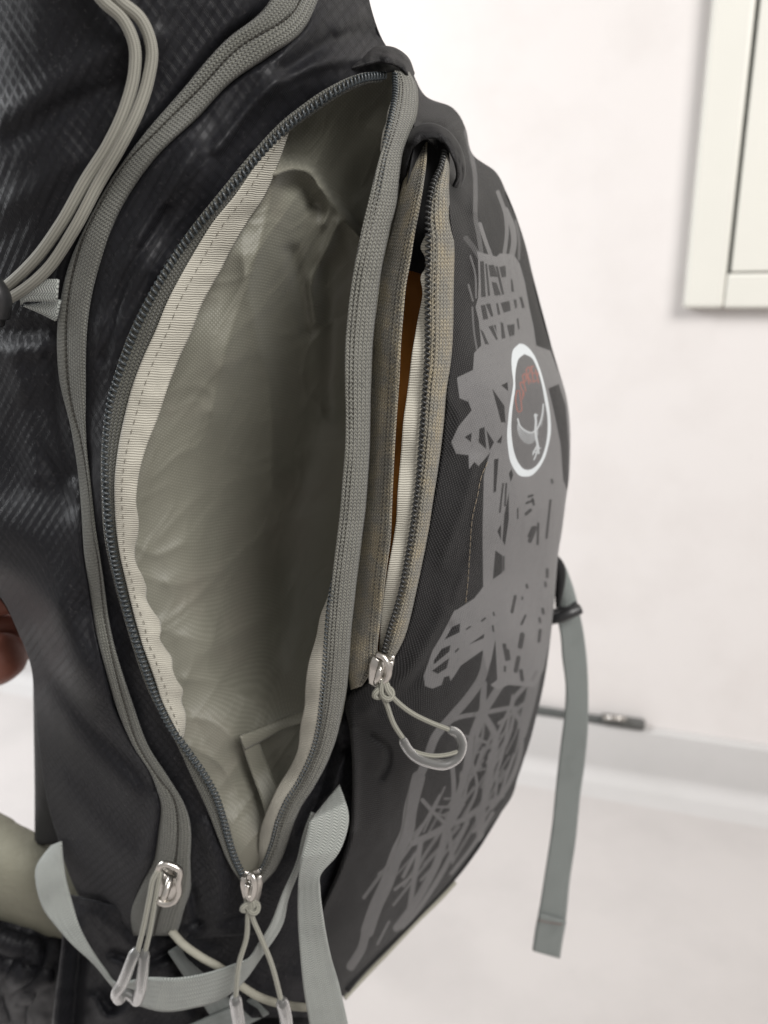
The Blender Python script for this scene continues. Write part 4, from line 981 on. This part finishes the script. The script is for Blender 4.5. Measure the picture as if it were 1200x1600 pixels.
bk = tube("strap_buckle", path3([(858, 968, SY - .004), (875, 964, SY - .007), (892, 957, SY - .007), (906, 951, SY - .004)], 20), .0042, M['plastic'], pack, 10, .7)
tube("strap_buckle_bar", path3([(858, 960, SY + .004), (880, 953, SY + .002), (902, 944, SY + .002)], 12), .0030, M['plastic'], bk, 8)
cloth("buckle_tab", [(862, 868, 876, 872), (866, 900, 886, 890), (870, 930, 896, 918), (874, 958, 903, 944), (877, 975, 906, 958)], lambda u, v, s, t: SY + .008 - .006 * t, 8, 30, M['webbing_dim'], pack, bulge=.003, thick=.002)
cloth("strap_anchor", [(858, 850, 872, 868), (862, 880, 882, 882), (866, 915, 884, 905), (868, 950, 876, 945)], lambda u, v, s, t: SY + .003 - .004 * t, 8, 30, M['dark'], pack, bulge=.003, thick=.003)

# hip belt at the back, its loose strap and buckle at the foot of the wall
cloth("hip_belt", [(-160, 1180, -160, 1370), (-60, 1262, -60, 1395), (0, 1298, 0, 1414), (50, 1325, 50, 1430), (95, 1345, 95, 1442), (140, 1352, 140, 1450)], lambda u, v, s, t: .47 - .020 * np.sin(np.pi * s) - .01 * t, 24, 50, M['belt'], pack, extra=lambda u, v, s, t: .003 * fbm(t * 6, s * 3, 3, 101), thick=.012)
cloth("hip_belt_wing", [(-160, 1350, -160, 1600), (-60, 1385, -60, 1592), (0, 1405, 0, 1590), (40, 1422, 40, 1592), (80, 1436, 78, 1598), (115, 1450, 110, 1605)], lambda u, v, s, t: .455 - .022 * np.sin(np.pi * s) + .01 * t, 40, 60, M['ripstop'], pack,
      fold=[([(0, 1465), (30, 1475), (52, 1480), (50, 1505), (30, 1525)], 7, .007), ([(10, 1490), (35, 1495)], 9, -.008), ([(35, 1560), (55, 1530), (75, 1520)], 7, .006), ([(10, 1545), (20, 1580)], 7, -.005), ([(40, 1560), (45, 1590)], 5, -.005)], extra=lambda u, v, s, t: .006 * fbm(u / 30, v / 40, 3, 105), thick=.006)
cloth("back_edge", [(51, 1030, 90, 1030), (52, 1090, 95, 1090), (53, 1160, 100, 1160), (54, 1230, 110, 1230), (54, 1300, 120, 1300), (54, 1320, 120, 1320)], lambda u, v, s, t: .445 + .012 * (1 - s)**3 - .004 * s, 14, 50, M['dark'], pack, thick=.006)
def wall_pt(u, v, off):
    a, z = wall_at(u, v, off); return W0 + E_ * a + NW * off + np.array([0, 0, z])
w1 = np.array([wall_pt(u, v, .011) for u, v in [(780, 1108), (830, 1112), (880, 1118), (930, 1124), (975, 1129), (1003, 1134)]])
w1[:, 2] = SK_H + .0055 + .0005 * np.sin(np.arange(6))
ws = tube("belt_strap", np.stack([np.interp(np.linspace(0, 5, 60), np.arange(6), w1[:, c]) for c in range(3)], -1), .0065, M['belt_web'], pack, 12, .6)
bl = wbox("belt_buckle", wall_at(938, 1130, .014)[0], wall_at(1008, 1135, .014)[0], SK_H + .0005, SK_H + .014, .002, .018, M['plastic'], ws, .004)
bl.data.materials[0] = m_simple("grey_plastic", (.085, .085, .08), .45, .4, var=.15, vscale=120)
tube("buckle_pin", np.array([wall_pt(u, v, .022) for u, v in [(943, 1121), (960, 1122), (978, 1124)]]), .003, M['metal'], ws, 8)

# --- elastic cord on the side, with lock and tab
co = [(-60, -330), (40, -200), (118, -70), (160, 0), (192, 30), (210, 72), (210, 112), (197, 165), (170, 225), (135, 280), (95, 350), (55, 405), (12, 446), (-10, 462)]
cu = [(-30, -330), (65, -200), (142, -70), (186, 0), (220, 30), (237, 76), (232, 122), (215, 175), (190, 225), (155, 285), (115, 360), (70, 425), (15, 466), (-8, 476)]
for pts in (co, cu):
    c = crom(pts, 160)
    tube("elastic_cord", P(c[:, 0], c[:, 1], BODY(c[:, 0], c[:, 1]) - .0085), .00245, M['shock'], pack, 12)
ck = tube("cord_lock", path3([(-30, 428, .352), (-14, 448, .350), (-4, 466, .350), (-6, 492, .352)], 20), .0058, M['plastic'], pack, 14)
tube("cord_lock_button", path3([(-6, 490, .352), (-8, 505, .353)], 6), .0040, M['plastic'], ck, 12)
cloth("cord_tab", [(34, 458, 33, 474), (55, 438, 45, 470), (75, 437, 70, 470), (93, 437, 90, 471)], on(BODY, -.006), 8, 30, M['webbing'], pack, bulge=.001, thick=.0012)
cloth("cord_tab", [(93, 468, 86, 502), (75, 470, 66, 492), (55, 474, 48, 484), (38, 476, 36, 479)], on(BODY, -.004), 8, 30, M['webbing'], pack, bulge=.001, thick=.0012)

# --- sliders and pulls
def slider(p, T, N, sc, ring=True):
    """cast slider: shaped plate, arched bridge and a ring the cord is tied to; T points toward the closed end"""
    T = T / np.linalg.norm(T); N = N - (N @ T) * T; N /= np.linalg.norm(N); X = np.cross(T, N)
    prof = [(-.0042, .006), (-.0048, .002), (-.0040, -.003), (-.0030, -.0065), (0, -.0075), (.0030, -.0065), (.0040, -.003), (.0048, .002), (.0042, .006), (.0022, .0052), (0, .0042), (-.0022, .0052)]
    prof = [(x * sc, y * sc) for x, y in prof]
    parts = [place(extrude_poly(prof, .0022 * sc, .0005 * sc), p, X, -T, N), place(extrude_poly(prof, .0016 * sc, .0004 * sc), p - N * .0042 * sc, X, -T, N)]
    an = np.linspace(0, math.pi, 14)
    br = np.stack([p + (-T) * (.0050 * sc * math.cos(a)) + N * (.0016 * sc + .0052 * sc * math.sin(a)) for a in an])
    parts.append(tube_geo(br, .0014 * sc, 8, .75))
    return parts, X
def pull(name, u, v, Y, tdir, sc=1.0, ringpts=None):
    p = P(u, v, Y)
    N = CAM - p; N /= np.linalg.norm(N)
    parts, X = slider(p, tdir, N, sc)
    if ringpts: parts.append(tube_geo(path3(ringpts, 26), .00125 * sc, 8))
    V, F, uv = join_geo(parts)
    return mesh_obj(name, V, F, M['metal'], pack, uv)
def vdir(u0, v0, y0, u1, v1, y1): return P(u1, v1, y1) - P(u0, v0, y0)
def knot(c, r, mat, parent):
    t = np.linspace(0, 2 * math.pi, 50)
    k = np.stack([(np.sin(t) + 2 * np.sin(2 * t)), (np.cos(t) - 2 * np.cos(2 * t)), -np.sin(3 * t) * .9], -1) / 3.0
    pts = c + k[:, 0:1] * np.array([r, 0, 0]) + k[:, 1:2] * np.array([0, -SP * r, -CP * r]) + k[:, 2:3] * np.array([0, -r * .8, 0])
    return tube("pull_knot", pts, r * .33, mat, parent, 8)

# front pocket pull
pA = pull("zipper_pull", 594, 1046, .3545, vdir(605, 1000, .356, 585, 1075, .358), 1.25,
          [(588, 1022, .348), (598, 1026, .3465), (607, 1042, .345), (606, 1058, .345), (598, 1066, .346), (592, 1058, .347), (594, 1044, .347)])
knot(P(599, 1080, .3455), .0048, M['cord'], pA)
tube("pull_cord", path3([(598, 1062, .346), (596, 1082, .344), (603, 1098, .3455), (615, 1131, .347), (634, 1160, .349)], 40), .00135, M['cord'], pA, 8)
tube("pull_cord", path3([(600, 1062, .346), (606, 1080, .344), (616, 1092, .3455), (640, 1112, .348), (671, 1128, .352), (704, 1141, .357)], 50), .00135, M['cord'], pA, 8)
tube("pull_grip", path3([(628, 1153, .348), (634, 1166, .348), (648, 1182, .3485), (672, 1192, .350), (698, 1194, .3525), (716, 1182, .355), (722, 1162, .357), (714, 1146, .358), (700, 1139, .357)], 70), np.interp(np.linspace(0, 1, 70), [0, .04, .5, .96, 1], [.0018, .0025, .0028, .0025, .0018]), M['grip'], pA, 14)
tube("pull_grip_core", path3([(638, 1170, .3485), (655, 1177, .3495), (675, 1181, .3505), (700, 1179, .353), (717, 1174, .3555)], 20), .0012, M['cord'], pA, 6)

# main pocket pull at the foot of the open zip
pB = pull("zipper_pull", 393, 1384, .3655, vdir(392, 1350, .368, 393, 1420, .366), 1.3,
          [(388, 1372, .358), (392, 1366, .3565), (397, 1374, .355), (397, 1395, .355), (392, 1405, .356), (386, 1398, .357), (387, 1382, .357)])
knot(P(391, 1415, .3575), .0048, M['cord'], pB)
tube("pull_cord", path3([(392, 1402, .357), (388, 1426, .357), (385, 1465, .356), (374, 1503, .353), (368, 1562, .351)], 40), .00150, M['cord'], pB, 8)
tube("pull_cord", path3([(392, 1402, .357), (393, 1428, .3565), (406, 1461, .355), (423, 1503, .353), (440, 1566, .352)], 40), .00150, M['cord'], pB, 8)
tube("pull_grip", path3([(367, 1556, .351), (371, 1585, .351), (378, 1620, .352), (392, 1648, .353), (412, 1655, .354), (434, 1645, .354), (447, 1618, .353), (446, 1588, .352), (439, 1560, .352)], 70), np.interp(np.linspace(0, 1, 70), [0, .03, .5, .97, 1], [.0022, .0036, .0036, .0036, .0022]), M['grip'], pB, 14)

# closed zip's pull, turned on edge
pC = pull("zipper_pull", 264, 1380, .3655, vdir(272, 1340, .368, 248, 1410, .37), 1.45,
          [(246, 1362, .357), (252, 1351, .356), (270, 1353, .356), (281, 1360, .356), (279, 1380, .355), (280, 1395, .355), (270, 1410, .355), (255, 1412, .355), (245, 1405, .356)])
tube("pull_cord", path3([(247, 1360, .356), (240, 1372, .355), (234, 1400, .354), (226, 1440, .353), (214, 1490, .352)], 40), .00150, M['cord'], pC, 8)
tube("pull_cord", path3([(250, 1362, .357), (246, 1385, .356), (240, 1420, .355), (234, 1455, .354), (226, 1490, .353)], 40), .00150, M['cord'], pC, 8)
tube("pull_grip", path3([(213, 1482, .352), (204, 1505, .350), (192, 1535, .349), (182, 1556, .349), (186, 1562, .351), (196, 1552, .353), (206, 1556, .353), (214, 1564, .352), (219, 1550, .351), (223, 1520, .351), (226, 1484, .353)], 90), np.interp(np.linspace(0, 1, 90), [0, .04, .3, .5, .7, .96, 1], [.0018, .0032, .0034, .0026, .0034, .0032, .0018]), M['grip'], pC, 12)
# ------------------------------------------------------------------ the hand that steadies the pack, mostly out of frame
def hand():
    w = P(-420, 1130, .60)          # forearm end
    wr = P(-190, 1060, .545)        # wrist
    pm = P(-95, 1010, .525)         # palm
    kn = [P(-30, 905, .500), P(-20, 940, .503), P(-14, 975, .508), P(-20, 1005, .515)]
    verts = [w, wr, pm]; edges = [(0, 1), (1, 2)]; rad = [.036, .027, .026]
    for i, k in enumerate(kn):
        L = [.80, 1.0, .95, .75][i]
        d = np.array([.030, .022, -.004 - .004 * i]) * L
        q1 = k + d; q2 = q1 + np.array([.016, .020, -.006]) * L; q3 = q2 + np.array([.006, .017, -.006]) * L
        b = len(verts)
        verts += [k, q1, q2, q3]; rad += [.0105, .0092, .0086, .0074]
        edges += [(2, b), (b, b + 1), (b + 1, b + 2), (b + 2, b + 3)]
    t0 = P(-90, 1040, .520); b = len(verts)
    verts += [t0, P(-30, 1035, .500), P(2, 1028, .492), P(30, 1015, .490)]
    rad += [.024, .0225, .0200, .0140]
    edges += [(1, b), (b, b + 1), (b + 1, b + 2), (b + 2, b + 3)]
    # heel of the hand behind the pack
    me = bpy.data.meshes.new("person")
    me.from_pydata([tuple(x) for x in verts], edges, [])
    o = bpy.data.objects.new("person", me); COL.objects.link(o)
    sk = o.modifiers.new("skin", 'SKIN'); sk.use_smooth_shade = True
    for i, r in enumerate(rad):
        me.skin_vertices[0].data[i].radius = (r, r)
    me.skin_vertices[0].data[1].use_root = True
    s = o.modifiers.new("sub", 'SUBSURF'); s.levels = 2; s.render_levels = 2
    me.materials.append(M['skin'])
    return o
tag(hand(), "person's bare brown hand steadying the backpack at the left edge", "person")
